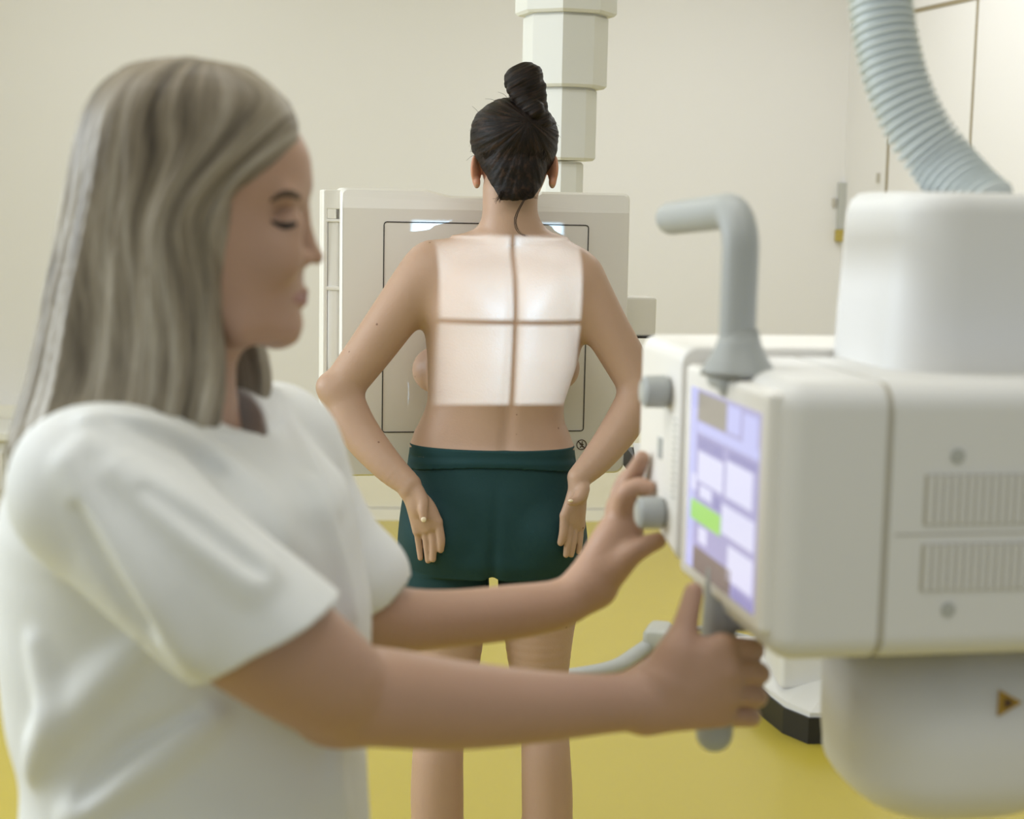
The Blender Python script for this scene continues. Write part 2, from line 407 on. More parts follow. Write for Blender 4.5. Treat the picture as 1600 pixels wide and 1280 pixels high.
p = BF.front(1302, 316); tag(bm_obj('wall_screw', box_bm(BF.glob(p) + np.array([-.006, -.02, -.02]), BF.glob(p) + np.array([.006, .01, .02]), .003), M['seam']),
    'small dark screw in the beige back wall left of the grey holder', 'screw')
# grey wall holder with a yellow end
p0 = BF.front(1309, 285); p1 = BF.front(1340, 378)
wh = empty('wall_holder', BF.glob([p0[0], 0, p1[2]]), BF.yaw, 'narrow grey wall holder with dark handle and yellow lower end beside the door', 'holder')
W_, H_ = p1[0] - p0[0], p0[2] - p1[2]
bm_obj('back_plate', box_bm((0, -.035, .055), (W_, .002, H_), .006), M['lgrey'], wh)
bm_obj('yellow_end', box_bm((-.004, -.04, 0), (W_ * .72, .002, .056), .004), M['yellow'], wh)
bm_obj('dark_handle', box_bm((W_ * .5, -.06, .045), (W_ * .72, -.034, .135), .005), M['black'], wh)

# low white cabinet at the far left edge
c0 = BF.front(24, 676, -.45); cf = Frame(BF.glob(np.array([c0[0] - 1.4, -.45, 0])), BF.yaw)
cb = empty('low_cabinet', cf.O, cf.yaw, 'low white cabinet against the back wall at the far left edge', 'cabinet')
zt = c0[2]
bm_obj('body', box_bm((0, .03, .08), (1.37, .42, zt - .04), .004), M['plastic2'], cb)
bm_obj('worktop', box_bm((-.01, 0, zt - .04), (1.4, .43, zt), .006), M['paint'], cb)
bm_obj('drawer', box_bm((.03, .016, zt - .26), (1.34, .03, zt - .09), .004), M['plastic2'], cb)
bm_obj('plinth', box_bm((.03, .06, 0), (1.34, .42, .08)), M['lgrey'], cb)

# ================================================================== CEILING COLUMN
cc = at(880, 200, 3.76)
col = empty('telescopic_column', (cc[0], cc[1], 1.02), 0, 'white eight-sided telescopic column hanging from the ceiling behind the dark-haired patient', 'column')
def octo(r, z0, z1, ch=.006):
    bm = bmesh.new(); rings = []
    for rr, zz in ((r - ch, z0), (r, z0 + ch), (r, z1 - ch), (r - ch, z1)):
        rings.append([bm.verts.new((rr * math.cos(math.radians(a)), -rr * math.sin(math.radians(a)), zz)) for a in range(5, 365, 45)])
    for i in range(3):
        for j in range(8): bm.faces.new((rings[i][j], rings[i][(j + 1) % 8], rings[i + 1][(j + 1) % 8], rings[i + 1][j]))
    bm.faces.new(rings[0][::-1]); bm.faces.new(rings[-1]); return bm
zc = lambda py: at(880, py, 3.70)[2] - 1.02
for nm, r, a, b in (('inner_section', .049, 0.0, zc(252)), ('lower_section', .076, zc(250), zc(136)), ('middle_section', .098, zc(136), zc(21)), ('outer_section', .117, zc(21), H - 1.02)):
    bm_obj(nm, octo(r, a, b + .0), M['paint'], col, smooth=False)

# ================================================================== DETECTOR
DF = Frame(at(530, 745, 3.235), math.atan(.19))
TL = DF.front(528, 292); TR = DF.front(991, 303); BR = DF.front(972, 738); BL = DF.front(530, 747)
xr = (TR[0] + BR[0]) / 2; zb = (BL[2] + BR[2]) / 2; ztp = (TL[2] + TR[2]) / 2; T = .15
det = empty('detector', DF.O, DF.yaw, 'large white flat X-ray detector panel standing behind the patient', 'detector')
# housing: profile with a dip in the top edge, front bevel along the top
d1x = DF.front(665, 294)[0]; d2x = DF.front(705, 302)[0]; dpt = DF.front(705, 306)[2]; d3x = DF.front(835, 304)[0]; d4x = DF.front(850, 299)[0]
def arc(cx, cz, r, a0, a1, n=5): return [(cx + r * math.cos(math.radians(a)), cz + r * math.sin(math.radians(a))) for a in np.linspace(a0, a1, n)]
rr = .02
out = arc(rr, zb + rr, rr, 270, 180) + arc(rr * .6, ztp - rr * .6, rr * .6, 180, 90) + [(d1x, ztp), (d2x, dpt), (d3x, dpt), (d4x, ztp)] + arc(xr - rr * .6, ztp - rr * .6, rr * .6, 90, 0) + arc(xr - rr, zb + rr, rr, 0, -90)
bm = bmesh.new(); zbev = DF.front(600, 326)[2]
def ring(y, s, back=0): return [bm.verts.new((xr / 2 + (x - xr / 2) * s, y + (max(0, (z - zbev)) * .32 if back else 0), (zb + ztp) / 2 + (z - (zb + ztp) / 2) * s)) for x, z in out]
r0 = ring(.0, .985, 1); r1 = ring(.008, 1.0, 1); r2 = ring(T - .01, 1.0); r3 = ring(T, .985)
for a, b in ((r0, r1), (r1, r2), (r2, r3)):
    for i in range(len(out)): bm.faces.new((a[i], a[(i + 1) % len(out)], b[(i + 1) % len(out)], b[i]))
bm.faces.new(r3)
# front cap split at the bevel line
low = [v for v in r0 if v.co.z <= zbev]; hi_ = [v for v in r0 if v.co.z > zbev]
eL = bm.verts.new((xr / 2 - xr / 2 * .985, 0, zbev)); eR = bm.verts.new((xr / 2 + xr / 2 * .985, 0, zbev))
n = len(out); k = [i for i in range(n) if r0[i].co.z > zbev]; k0, k1 = k[0], k[-1]
bm.faces.new([eL] + r0[k0:k1 + 1] + [eR]); bm.faces.new([eR] + r0[k1 + 1:] + r0[:k0] + [eL])
bm_obj('housing', bm, M['plastic'], det, smooth=False)
# fine rectangular field mark and horizontal centre line on the front
fl = DF.front(600, 347); fr = DF.front(920, 352); fb = DF.front(597, 677); fb2 = DF.front(911, 672)
x0, x1 = (fl[0] + fb[0]) / 2, (fr[0] + fb2[0]) / 2; zt_, zb_ = (fl[2] + fr[2]) / 2, (fb[2] + fb2[2]) / 2; th = .0011
bm = bmesh.new(); cr = .006
for (a, b) in (((x0 + cr, zt_), (x1 - cr, zt_)), ((x0 + cr, zb_), (x1 - cr, zb_))): box_bm((a[0], -.001, a[1] - th), (b[0], .004, a[1] + th), bm=bm)
for x in (x0, x1): box_bm((x - th, -.001, zb_ + cr), (x + th, .004, zt_ - cr), bm=bm)
zm = DF.front(650, 513)[2]; box_bm((x0, -.001, zm - th * .7), (x0 + .26, .004, zm + th * .7), bm=bm)
for sx, sz, xx, zz in ((1, -1, x0, zt_), (-1, -1, x1, zt_), (1, 1, x0, zb_), (-1, 1, x1, zb_)):
    for q in range(3):
        a0 = math.radians(90 * q / 3); a1 = math.radians(90 * (q + 1) / 3); c = (xx + sx * cr, zz + sz * cr)
        P = [(c[0] - sx * (cr + s * th) * math.cos(a), c[1] - sz * (cr + s * th) * math.sin(a)) for a, s in ((a0, -1), (a1, -1), (a1, 1), (a0, 1))]
        vs = [bm.verts.new((x, -.001, z)) for x, z in P]; bm.faces.new(vs)
bm_obj('field_outline', bm, M['line'], det, smooth=False)
# grip rail along the left edge with open slots
bmr = bmesh.new(); gx = -.034
zs = [DF.side(520, y, -.02)[2] for y in (296, 327, 343, 453, 460, 690)]
box_bm((gx, .03, zs[5] - .012), (gx + .010, T - .02, zs[0]), .004, bm=bmr)
for za, zb2 in ((zs[1], zs[0]), (zs[3] - .006, zs[3] + .002), (zs[2] - .006, zs[2]), (zs[5] - .012, zs[5] + .01)): box_bm((gx + .004, .03, za), (.004, T - .02, zb2), .002, bm=bmr)
bm_obj('grip_rail', bmr, M['plastic'], det)
bm_obj('rail_inset', box_bm((gx + .011, .034, zs[5] + .005), (.003, .06, zs[2] - .006)), M['plastic'], det)
# side joint, clip and the prohibition signs
ja, jb = DF.front(990, 463, .1), DF.front(1017, 524, .1)
bm_obj('tilt_joint', box_bm((xr - .01, .06, jb[2]), (jb[0], .14, ja[2]), .006), M['plastic'], det)
bm_obj('joint_seam', box_bm((xr, .055, jb[2] - .003), (jb[0] + .002, .145, jb[2])), M['line'], det)
la, lb = DF.front(973, 732, .03), DF.front(1012, 712, .03)
bm = bmesh.new()
pts = [(la[0], la[2]), (lb[0], la[2]), (lb[0], lb[2]), (la[0] + .014, lb[2])]
f0 = [bm.verts.new((x, -.02, z)) for x, z in pts]; f1 = [bm.verts.new((x + .01, .1, z + .008)) for x, z in pts]
bm.faces.new(f0); bm.faces.new(f1[::-1])
for i in range(4): bm.faces.new((f0[i], f1[i], f1[(i + 1) % 4], f0[(i + 1) % 4]))
lv = bm_obj('release_lever', bm, M['black'], det, smooth=False, label='black lever at the lower right corner')
lt = DF.front(1003, 700, .03)
bm = bmesh.new(); q = [(la[0] + .014, -.02, lb[2]), (lb[0], -.02, lb[2]), (lb[0] + .01, .1, lt[2]), (la[0] + .04, .1, lt[2])]
qa = [bm.verts.new(Vector(v)) for v in q]; qb = [bm.verts.new(Vector(v) - Vector((0, 0, .004))) for v in q]
bm.faces.new(qa); bm.faces.new(qb[::-1])
for i in range(4): bm.faces.new((qa[i], qb[i], qb[(i + 1) % 4], qa[(i + 1) % 4]))
bm_obj('lever_top', bm, M['silver'], lv, smooth=False)
def sign(px, py, figure):
    c = DF.front(px, py); bm = bmesh.new(); R, r = .0112, .0092; N = 32; y = -.0012
    A = [bm.verts.new((c[0] + R * math.cos(2 * math.pi * i / N), y, c[2] + R * math.sin(2 * math.pi * i / N))) for i in range(N)]
    B = [bm.verts.new((c[0] + r * math.cos(2 * math.pi * i / N), y, c[2] + r * math.sin(2 * math.pi * i / N))) for i in range(N)]
    for i in range(N): bm.faces.new((A[i], A[(i + 1) % N], B[(i + 1) % N], B[i]))
    def bar(x0, z0, x1, z1, t, yy=y):
        d = np.array([x1 - x0, z1 - z0]); d /= np.linalg.norm(d); nn = np.array([-d[1], d[0]]) * t / 2
        bm.faces.new([bm.verts.new((c[0] + a, yy, c[2] + b)) for a, b in ((x0 + nn[0], z0 + nn[1]), (x1 + nn[0], z1 + nn[1]), (x1 - nn[0], z1 - nn[1]), (x0 - nn[0], z0 - nn[1]))])
    bar(-.0072, .0072, .0072, -.0072, .0019)
    for (a, b, e, f) in figure: bar(a, b, e, f, .0021, y - .0003)
    hx, hz = figure[0][0], figure[0][1] + .002
    bm.faces.new([bm.verts.new((c[0] + hx + .0016 * math.cos(2 * math.pi * i / 10), y - .0004, c[2] + hz + .0016 * math.sin(2 * math.pi * i / 10))) for i in range(10)])
    bm_obj('prohibition_symbol', bm, M['mark'], det, smooth=False)
sign(908.5, 695, [(.0012, .004, .0006, -.002), (.0006, .0022, -.004, .0008), (.0008, .002, .0044, .0002), (.0006, -.002, -.0036, -.0062), (.0006, -.002, .004, -.0055)])
sign(933, 694, [(-.001, .004, -.0016, -.0015), (-.0016, -.0015, .0026, -.002), (.0026, -.002, .003, -.006), (-.001, .002, .0034, .001), (-.004, -.003, -.004, .003)])

# ================================================================== X-RAY TUBE HEAD
MF = Frame(at(1207, 1000, 1.3), math.atan(.18))
head = empty('xray_tube_head', MF.O, MF.yaw, 'big white X-ray tube unit with touchscreen and grey handles at the right', 'X-ray machine')
WX = .40
def ystack(levels, axis):
    """rounded-rectangle sections along x (axis 0) or y (axis 1): (t, a0, a1, z0, z1, r)"""
    bm = bmesh.new(); Rg = []
    for (t, a0, a1, z0, z1, r) in levels:
        hw, hd, cx, cz = (a1 - a0) / 2, (z1 - z0) / 2, (a0 + a1) / 2, (z0 + z1) / 2
        Rg.append([bm.verts.new((t, cx + x, cz + z) if axis == 0 else (cx + x, t, cz + z)) for x, z in rsq(hw, hd, r)])
    n = len(Rg[0])
    for i in range(len(Rg) - 1):
        for j in range(n): bm.faces.new((Rg[i][j], Rg[i][(j + 1) % n], Rg[i + 1][(j + 1) % n], Rg[i + 1][j]))
    bm.faces.new(Rg[0][::-1]); return bm, Rg
def rsq(hw, hd, r, n=6):
    P = []
    for (sx, sy, a0) in ((1, 1, 0), (-1, 1, 90), (-1, -1, 180), (1, -1, 270)):
        for i in range(n + 1):
            a = math.radians(a0 + 90 * i / n); P.append((sx * (hw - r) + r * math.cos(a), sy * (hd - r) + r * math.sin(a)))
    return P
def lev(x, ins): return (x, .0 + ins, .252 - ins, -.023 + ins, .215 - ins, max(.006, .024 - ins))
rC = .024; L_ = [lev(rC * (1 - math.sin(a)), rC * (1 - math.cos(a))) for a in np.linspace(1.57, 0, 8)]
L_ = [lev(rC * (1 - math.cos(a)), rC * (1 - math.sin(a))) for a in np.linspace(0, 1.5708, 8)] + [lev(.0915, 0), lev(.093, .0014)]
bm, Rg = ystack(L_, 0); bm.faces.new(Rg[-1]); bm_obj('front_cover', bm, M['plastic2'], head)
bm, Rg = ystack([lev(.0985, .0016), lev(.1, 0), lev(WX - .012, 0), lev(WX - .003, .004), lev(WX, .012)], 0); bm.faces.new(Rg[-1]); bm_obj('rear_cover', bm, M['plastic2'], head)
bm_obj('seam', box_bm((.05, .0025, -.0205), (.14, .2495, .2125), .022, 5), M['seam'], head)
# bezel and screen on the side facing the technician
bm = box_bm((-.008, .012, .0), (.012, .254, .206), .006, 3)
bez = bm_obj('display', bm, M['plastic'], head)
ya, yb, za, zb3 = .026, .231, .014, .187
def tiles():
    bm = bmesh.new()
    def q(u0, u1, v0, v1, mi, lift):
        Y0, Y1 = yb - (yb - ya) * u0, yb - (yb - ya) * u1; Z0, Z1 = za + (zb3 - za) * v0, za + (zb3 - za) * v1; x = -.0085 - lift * .0002
        f = bm.faces.new([bm.verts.new(v) for v in ((x, Y0, Z0), (x, Y1, Z0), (x, Y1, Z1), (x, Y0, Z1))]); f.material_index = mi
    q(0, 1, 0, 1, 0, 0); q(0, .11, 0, 1, 1, 1)
    q(.12, .55, .83, .985, 3, 1); q(.56, .74, .84, .98, 1, 1); q(.78, .97, .82, .97, 1, 1); q(.12, 1, .765, .82, 1, 1)
    q(.13, .52, .68, .745, 4, 1); q(.6, .98, .70, .745, 4, 1)
    q(.15, .53, .50, .665, 2, 1); q(.57, .93, .50, .69, 2, 1)
    q(.06, .13, .44, .53, 2, 2); q(.19, .37, .42, .485, 2, 1); q(.53, .97, .30, .455, 2, 1); q(.4, .5, .4, .47, 4, 1)
    q(.06, .52, .275, .385, 6, 2); q(.19, .32, .17, .255, 2, 1); q(.63, .97, .08, .26, 2, 1); q(.12, .68, 0, .135, 5, 1); q(.7, 1, 0, .06, 4, 1)
    return bm
scr = bm_obj('touchscreen', tiles(), [M[k] for k in ('ui_bg', 'ui_blue', 'ui_white', 'ui_grey', 'ui_purple', 'ui_brown', 'ui_green')], bez, smooth=False)
scr['label'] = 'lit touchscreen with pale tiles and one green button'
# vents and screws on the face towards the viewer
for (za_, zb_2) in ((.0385, .079), (.0955, .1385)):
    vg = bm_obj('vent_grille', box_bm((.128, -.0008, za_), (.128 + .15, .001, zb_2)), M['seam'], head, smooth=False); bm = bmesh.new()
    x = .131
    while x < .276:
        box_bm((x, -.0026, za_ + .001), (x + .0046, 0, zb_2 - .001), bm=bm); x += .0072
    bm_obj('vent_slats', bm, M['plastic2'], vg, smooth=False)
bm_obj('cover_joint', box_bm((.104, -.0006, .0868), (WX - .01, .001, .0882)), M['seam'], head, smooth=False)
for (x, z) in ((.156, .154), (.155, .022)):
    bm = tube_bm([(x, .001, z), (x, -.0015, z)], .0062, 20); bm_obj('screw', bm, M['lgrey'], head)
# upper and lower ends of the tube housing
def stack(levels, cx, cy):
    bm = bmesh.new(); R = []
    for (z, hw, hd, r) in levels: R.append([bm.verts.new((cx + x, cy + y, z)) for x, y in rsq(hw, hd, r)])
    n = len(R[0])
    for i in range(len(R) - 1):
        for j in range(n): bm.faces.new((R[i][j], R[i][(j + 1) % n], R[i + 1][(j + 1) % n], R[i + 1][j]))
    bm.faces.new(R[0][::-1]); bm.faces.new(R[-1]); return bm
zU = MF.loc(at(1450, 300, 1.47))[2]
bm_obj('upper_tube_end', stack([(.205, .120, .110, .06), (.215, .1175, .107, .057), (.24, .116, .105, .054), (.27, .1145, .104, .052), (zU - .02, .111, .1, .05), (zU - .008, .107, .096, .046), (zU - .002, .100, .089, .04), (zU, .09, .08, .03)], .258, .19), M['plastic2'], head)
zL = MF.loc(at(1300, 1215, 1.40))[2]; lo_ = [(-.02, .116, .105, .085), (zL + .02, .114, .103, .085), (zL, .112, .101, .084)]
for a in np.linspace(8, 80, 8): lo_.append((zL - .062 * math.sin(math.radians(a)), .025 + .087 * math.cos(math.radians(a)), .014 + .087 * math.cos(math.radians(a)), .012 + .07 * math.cos(math.radians(a))))
low_end = bm_obj('lower_tube_end', stack([(z, a + .0, b, min(r, a * .98, b * .98)) for z, a, b, r in lo_], .236, .16), M['plastic2'], head)
# yellow warning triangle on the lower end
tp = MF.hit(1577, 1098, 1, .054)
bm = bmesh.new()
tri = [(-.010, -.012), (.012, .0), (-.010, .012)]
a = [bm.verts.new((tp[0] + x, tp[1] - .0012, tp[2] + z)) for x, z in tri]; b = [bm.verts.new((tp[0] + x, tp[1] + .004, tp[2] + z)) for x, z in tri]
bm.faces.new(a); bm.faces.new(b[::-1])
for i in range(3): bm.faces.new((a[i], b[i], b[(i + 1) % 3], a[(i + 1) % 3]))
ws = bm_obj('warning_triangle', bm, M['sticker'], head, smooth=False, label='small yellow and brown warning triangle')
bm = bmesh.new(); bm.faces.new([bm.verts.new((tp[0] + x * .45 - .001, tp[1] - .0017, tp[2] + z * .45)) for x, z in tri])
bm_obj('triangle_symbol', bm, M['mark'], ws, smooth=False)
# collimator: hollow box with a square opening and two cross wires, lamp inside
cx0, cx1, cy0, cy1, cz0, cz1 = -.012, .27, .258, .415, .006, .222
LAMP = np.array([.135, .285, .160])                       # in the machine's frame
def through(P, y):                                      # where the line from the lamp to a world point crosses local y
    q = MF.loc(P); t = (y - LAMP[1]) / (q[1] - LAMP[1]); return LAMP + (q - LAMP) * t
cl = [through(at(680, 560, 3.07), cy1), through(at(906, 500, 3.07), cy1), through(at(795, 632, 3.07), cy1), through(at(700, 348, DF.glob([.18, 0, 0])[1]), cy1)]
ax0, ax1, az0, az1 = cl[0][0], cl[1][0], cl[2][2], cl[3][2]
def cl3(y, i, dz=0): return (y, cx0 + i, cx1 - i, cz0 + dz + i, cz1 - i, .016)
bm, Rg = ystack([cl3(cy0, .004), cl3(cy0 + .003, 0, .001), cl3(cy1 - .012, 0, .03), cl3(cy1 - .006, .0015, .031), cl3(cy1 - .002, .005, .032), cl3(cy1, .011, .033)], 1)
iv = [bm.verts.new((x, cy1, z)) for x, z in ((ax0, az0), (ax1, az0), (ax1, az1), (ax0, az1))]
oe = [bm.edges.get((Rg[-1][i], Rg[-1][(i + 1) % len(Rg[-1])])) for i in range(len(Rg[-1]))]
ie = [bm.edges.new((iv[i], iv[(i + 1) % 4])) for i in range(4)]
bmesh.ops.triangle_fill(bm, use_beauty=True, use_dissolve=False, edges=oe + ie)
bm.faces.ensure_lookup_table()
for fc_ in [q for q in bm.faces if all(v in iv for v in q.verts)]: bm.faces.remove(fc_)
coll = bm_obj('collimator', bm, M['plastic'], head)
bm = box_bm((ax0 - .012, LAMP[1] - .014, az0 - .012), (ax1 + .012, cy1 - .0008, az1 + .012))
bmesh.ops.delete(bm, geom=[max(bm.faces, key=lambda q: q.calc_center_median().y)], context='FACES_ONLY')
bm_obj('lamp_shroud', bm, M['black'], coll, smooth=False)  # unseen open-fronted box, added to stop lamp light leaking past the opening
cz = through(at(800, 503, 3.05), cy1); wr = .00042
bm = tube_bm([(cz[0], cy1 + .001, az0 - .004), (cz[0], cy1 + .001, az1 + .004)], wr, 8); tube_bm([(ax0 - .004, cy1 + .001, cz[2]), (ax1 + .004, cy1 + .001, cz[2])], wr, 8, bm=bm)
bm_obj('cross_wire', bm, M['black'], coll)
bm = bmesh.new()
for (px, py) in ((1045, 612), (1037, 801)):
    q = MF.side(px, py, cx0); k = bm_obj('knob', tube_bm([(cx0 + .0004, q[1], q[2]), (cx0 - .002, q[1], q[2]), (cx0 - .004, q[1], q[2]), (cx0 - .024, q[1], q[2]), (cx0 - .027, q[1], q[2])], [.014, .014, .0165, .016, .013], 28), M['grey'], coll, label='grey round knob')
    bm2 = tube_bm([(cx0 - .0265, q[1], q[2]), (cx0 - .0285, q[1], q[2])], [.0115, .0105], 28); bm_obj('knob_cap', bm2, M['lgrey'], k)
q = MF.side(1032, 700, cx0); s_ = box_bm((cx0 - .0012, q[1] - .008, q[2] - .011), (cx0 + .002, q[1] + .008, q[2] + .011), .001, 2); bm_obj('sensor_window', s_, M['grey'], coll, label='dark oval window')
bm = bmesh.new(); q0 = MF.side(1056, 655, cx0); q1 = MF.side(1053, 778, cx0); nz = 14
for i in range(nz):
    z = q1[2] + (q0[2] - q1[2]) * i / (nz - 1); box_bm((cx0 - .0006, q0[1] - .006 + (.003 if i % 2 else 0), z - .0009), (cx0 + .001, q0[1] + .006, z + .0009), bm=bm)
bm_obj('scale_strip', bm, M['lgrey'], coll, smooth=False)
# cover behind the touchscreen and the two grey grips
Hb = MF.loc(at(1150, 575, 1.43)); hy = Hb[1]; hx = Hb[0]
top = MF.loc(at(1160, 330, 1.43)); endp = MF.loc(at(1050, 341, 1.62)); r_ = .0165
hd = np.array([endp[0] - hx, endp[1] - hy, 0]); hd /= np.linalg.norm(hd); hr = .036; hb = np.array([hx, hy, 0])
path = [hb + np.array([0, 0, z]) for z in np.linspace(.2, top[2] - hr, 5)] + [hb + hd * hr * (1 - math.cos(a)) + np.array([0, 0, top[2] - hr + hr * math.sin(a)]) for a in np.linspace(.15, 1.5, 10)]
path += [path[-1] * (1 - t) + endp * t for t in (.3, .6, .85, 1)]
g = bm_obj('upper_handle', tube_bm(np.array(path), r_, 24, round_end=True), M['grey'], head, label='grey bent handle on top')
fl_ = [(.208, .034), (.213, .033), (.224, .026), (.236, .02), (.25, .0168)]
bm = tube_bm([(hx + .002, hy, z) for z, r in fl_], [r for z, r in fl_], 24); bm_obj('handle_foot', bm, M['grey'], g)
bm_obj('handle_clamp', box_bm((-.012, hy + .0, .193), (.03, hy + .045, .217), .006), M['grey'], g)
lt_ = MF.loc(at(1124, 925, 1.455)); lb_ = MF.loc(at(1116, 1146, 1.455))
g2 = bm_obj('lower_handle', tube_bm(spline([lt_ + np.array([.004, 0, .02]), lt_ * .6 + lb_ * .4, lb_], 14), [.0165] * 8 + [.0175] * 6, 24, round_end=True), M['grey'], head, label='grey straight handle below the touchscreen')
bm_obj('handle_clamp', box_bm((lt_[0] - .008, lt_[1] - .016, -.034), (lt_[0] + .05, lt_[1] + .03, -.004), .008), M['grey'], g2)
# the lamp of the collimator
ld = bpy.data.lights.new('collimator_lamp', 'POINT'); ld.energy = 195; ld.shadow_soft_size = .00055; ld.color = (.44, .72, 1)
lo = bpy.data.objects.new('collimator_lamp', ld); COL.objects.link(lo); lo.parent = head; lo.location = LAMP

# hose
hp = [at(1372, -420, 1.62), at(1366, -200, 1.6), at(1375, -10, 1.58), at(1386, 70, 1.57), at(1405, 140, 1.56), at(1436, 205, 1.55), at(1472, 254, 1.54), at(1512, 300, 1.52), at(1545, 330, 1.50)]
Ph = spline(hp, 1100); seglen = np.r_[0, np.cumsum(np.linalg.norm(np.diff(Ph, axis=0), axis=1))]
top_i = np.where((Ph[:, 2] < H) & (Ph[:, 2] > MF.O[2] + zU - .035))[0]; Ph = Ph[top_i]; sl_ = seglen[top_i]
tag(bm_obj('corrugated_hose', tube_bm(Ph, .0278 + .0032 * np.tanh(2.2 * np.sin(sl_ / .0083 * 2 * math.pi)), 28), M['hose'], wn=False),
    'thick grey corrugated hose curving down into the top of the X-ray unit', 'hose')

# ================================================================== FLOOR STAND, CABLE
b0 = on_floor(1178, 1110); b1 = on_floor(1222, 1146); b2 = on_floor(1262, 1163); b3 = on_floor(1300, 1163)
dv = np.array([.5, 0, 0]); bk = np.array([.0, .95, 0])
poly = [b0, b1, b2, b3, b3 + dv, b3 + dv + bk * .9, b0 + bk * .55]
poly = [(p[0], p[1]) for p in poly]; pc = np.mean(poly, axis=0)
st = empty('equipment_stand', (pc[0], pc[1], 0), 0, 'white floor stand with black bumper edge behind the X-ray unit', 'stand')
pl = [(x - pc[0], y - pc[1]) for x, y in poly]
bm_obj('bumper', prism_bm(pl, 0, .075), M['black'], st, smooth=False)
bm_obj('base_cover', prism_bm([(x * .97, y * .97) for x, y in pl], .075, .088), M['plastic2'], st, smooth=False)
bm = bmesh.new(); lw = [(x * .93, y * .93) for x, y in pl]; hi2 = [(x * .6 + .06, y * .6 + .06) for x, y in pl]
A = [bm.verts.new((x, y, .088)) for x, y in lw]; B = [bm.verts.new((x, y, .15)) for x, y in hi2]; n = len(A)
for i in range(n): bm.faces.new((A[i], A[(i + 1) % n], B[(i + 1) % n], B[i]))
bm.faces.new(B); bm.faces.new(A[::-1]); bm_obj('base_shroud', bm, M['plastic2'], st, smooth=False)
cl0 = at(1206, 1040, pc[1] + .02)
bm_obj('column', box_bm((cl0[0] - pc[0], -.12, .1), (cl0[0] - pc[0] + .3, .2, .72), .02), M['plastic2'], st)
fc = [on_floor(700, 1072, .02), on_floor(820, 1066, .02), on_floor(905, 1056, .02), on_floor(960, 1044, .02), on_floor(996, 1022, .03), on_floor(1020, 1005, .05)]
cbl = empty('floor_cable', (fc[4][0], fc[4][1], 0), 0, 'thick grey cable with pale connector lying on the yellow floor', 'cable')
def cl_(pts): return [np.asarray(p) - np.array([fc[4][0], fc[4][1], 0]) for p in pts]
bm_obj('cable_sheath', tube_bm(spline(cl_(fc), 50), .027, 16), M['grey'], cbl)
cA, cB = on_floor(1008, 1012, .045), on_floor(1050, 998, .045); dd = cB - cA
cbx = stack([(-.05, .045, .07, .015), (.045, .045, .07, .018), (.062, .03, .055, .018)], 0, 0)
o = bm_obj('connector', cbx, M['lgrey'], cbl); o.location = cl_([(cA + cB) / 2])[0]; o.rotation_euler = (0, 0, -.25)
bm_obj('thin_lead', tube_bm(spline(cl_([on_floor(1042, 988, .05), on_floor(1075, 984, .04), on_floor(1115, 984, .02), on_floor(1180, 1000, .012)]), 30), .011, 10), M['grey'], cbl)

# ================================================================== PATIENT
def PR(rows, Yc):
    """rows: (py, x left, x right, half depth, centre depth)"""
    C, a, b = [], [], []
    for py, xl, xr_, bb, yc in rows:
        C.append(at((xl + xr_) / 2, py, yc)); a.append((xr_ - xl) / 2 / FPX * yc); b.append(bb)
    return np.array(C), np.array(a), np.array(b)
torso = [(374, 712, 884, .040, 3.118), (386, 680, 910, .052, 3.118), (402, 660, 926, .068, 3.12), (425, 654, 930, .086, 3.12), (460, 654, 921, .100, 3.122), (490, 656, 915, .106, 3.125),
         (520, 663, 911, .106, 3.128), (560, 667, 904, .104, 3.13), (600, 668, 891, .10, 3.132), (632, 666, 882, .097, 3.135), (658, 656, 884, .098, 3.135), (680, 645, 893, .10, 3.132), (697, 641, 897, .103, 3.128), (708, 643, 894, .104, 3.125)]
hips = [(700, 645, 893, .102, 3.127), (730, 641, 897, .104, 3.123), (765, 633, 904, .112, 3.118), (805, 626, 913, .118, 3.115), (845, 622, 918, .118, 3.113), (870, 622, 918, .115, 3.112), (886, 624, 915, .106, 3.112)]
PX = lambda x, y, Y: at(x, y, Y)
def legs(f, g=0.0, k=.02, to=1300):
    for (xs) in (((693, 840, .078), (694, 905, .0845), (700, 960, .076), (697, 1040, .066), (690, 1100, .055), (687, 1140, .0505), (684, 1185, .0515), (683, 1245, .0535), (684, 1300, .052)),
                 ((848, 840, .078), (848, 905, .0845), (843, 960, .074), (842, 1020, .064), (846, 1090, .052), (851, 1140, .0485), (853, 1185, .0495), (855, 1245, .0515), (855, 1300, .0505))):
        pts = [PX(x, y, 3.112 + (.01 if 1080 < y < 1170 else 0)) for x, y, r in xs if y <= to]; rad = [r + g for x, y, r in xs if y <= to]
        f.chain(pts, rad, k)
f = Field((-.42, 2.88, -.01), (.32, 3.30, 1.74), .0027)
C_, a_, b_ = PR(torso, 0); f.loft(C_, a_, b_, 2.35, .02)
C_, a_, b_ = PR(hips, 0); f.loft(C_, a_, b_, 2.2, .02)
for bx in (700, 843): f.ell(PX(bx, 836, 3.070), (.080, .072, .078), .02)
legs(f, 0, .01)
xm = at(770, 850, 3.0)[0]
def cleft(x, y, z):
    zt, zb = at(770, 740, 3)[2], at(770, 900, 3)[2]; am = np.clip((zt - z) / (zt - zb), 0, 1)
    return np.where(y < 3.09, .007 * am * np.exp(-((x - xm - .008 * (1 - am)) / .012) ** 2), 0)
f.disp(lambda x, y, z: 1.3 * cleft(x, y, z))
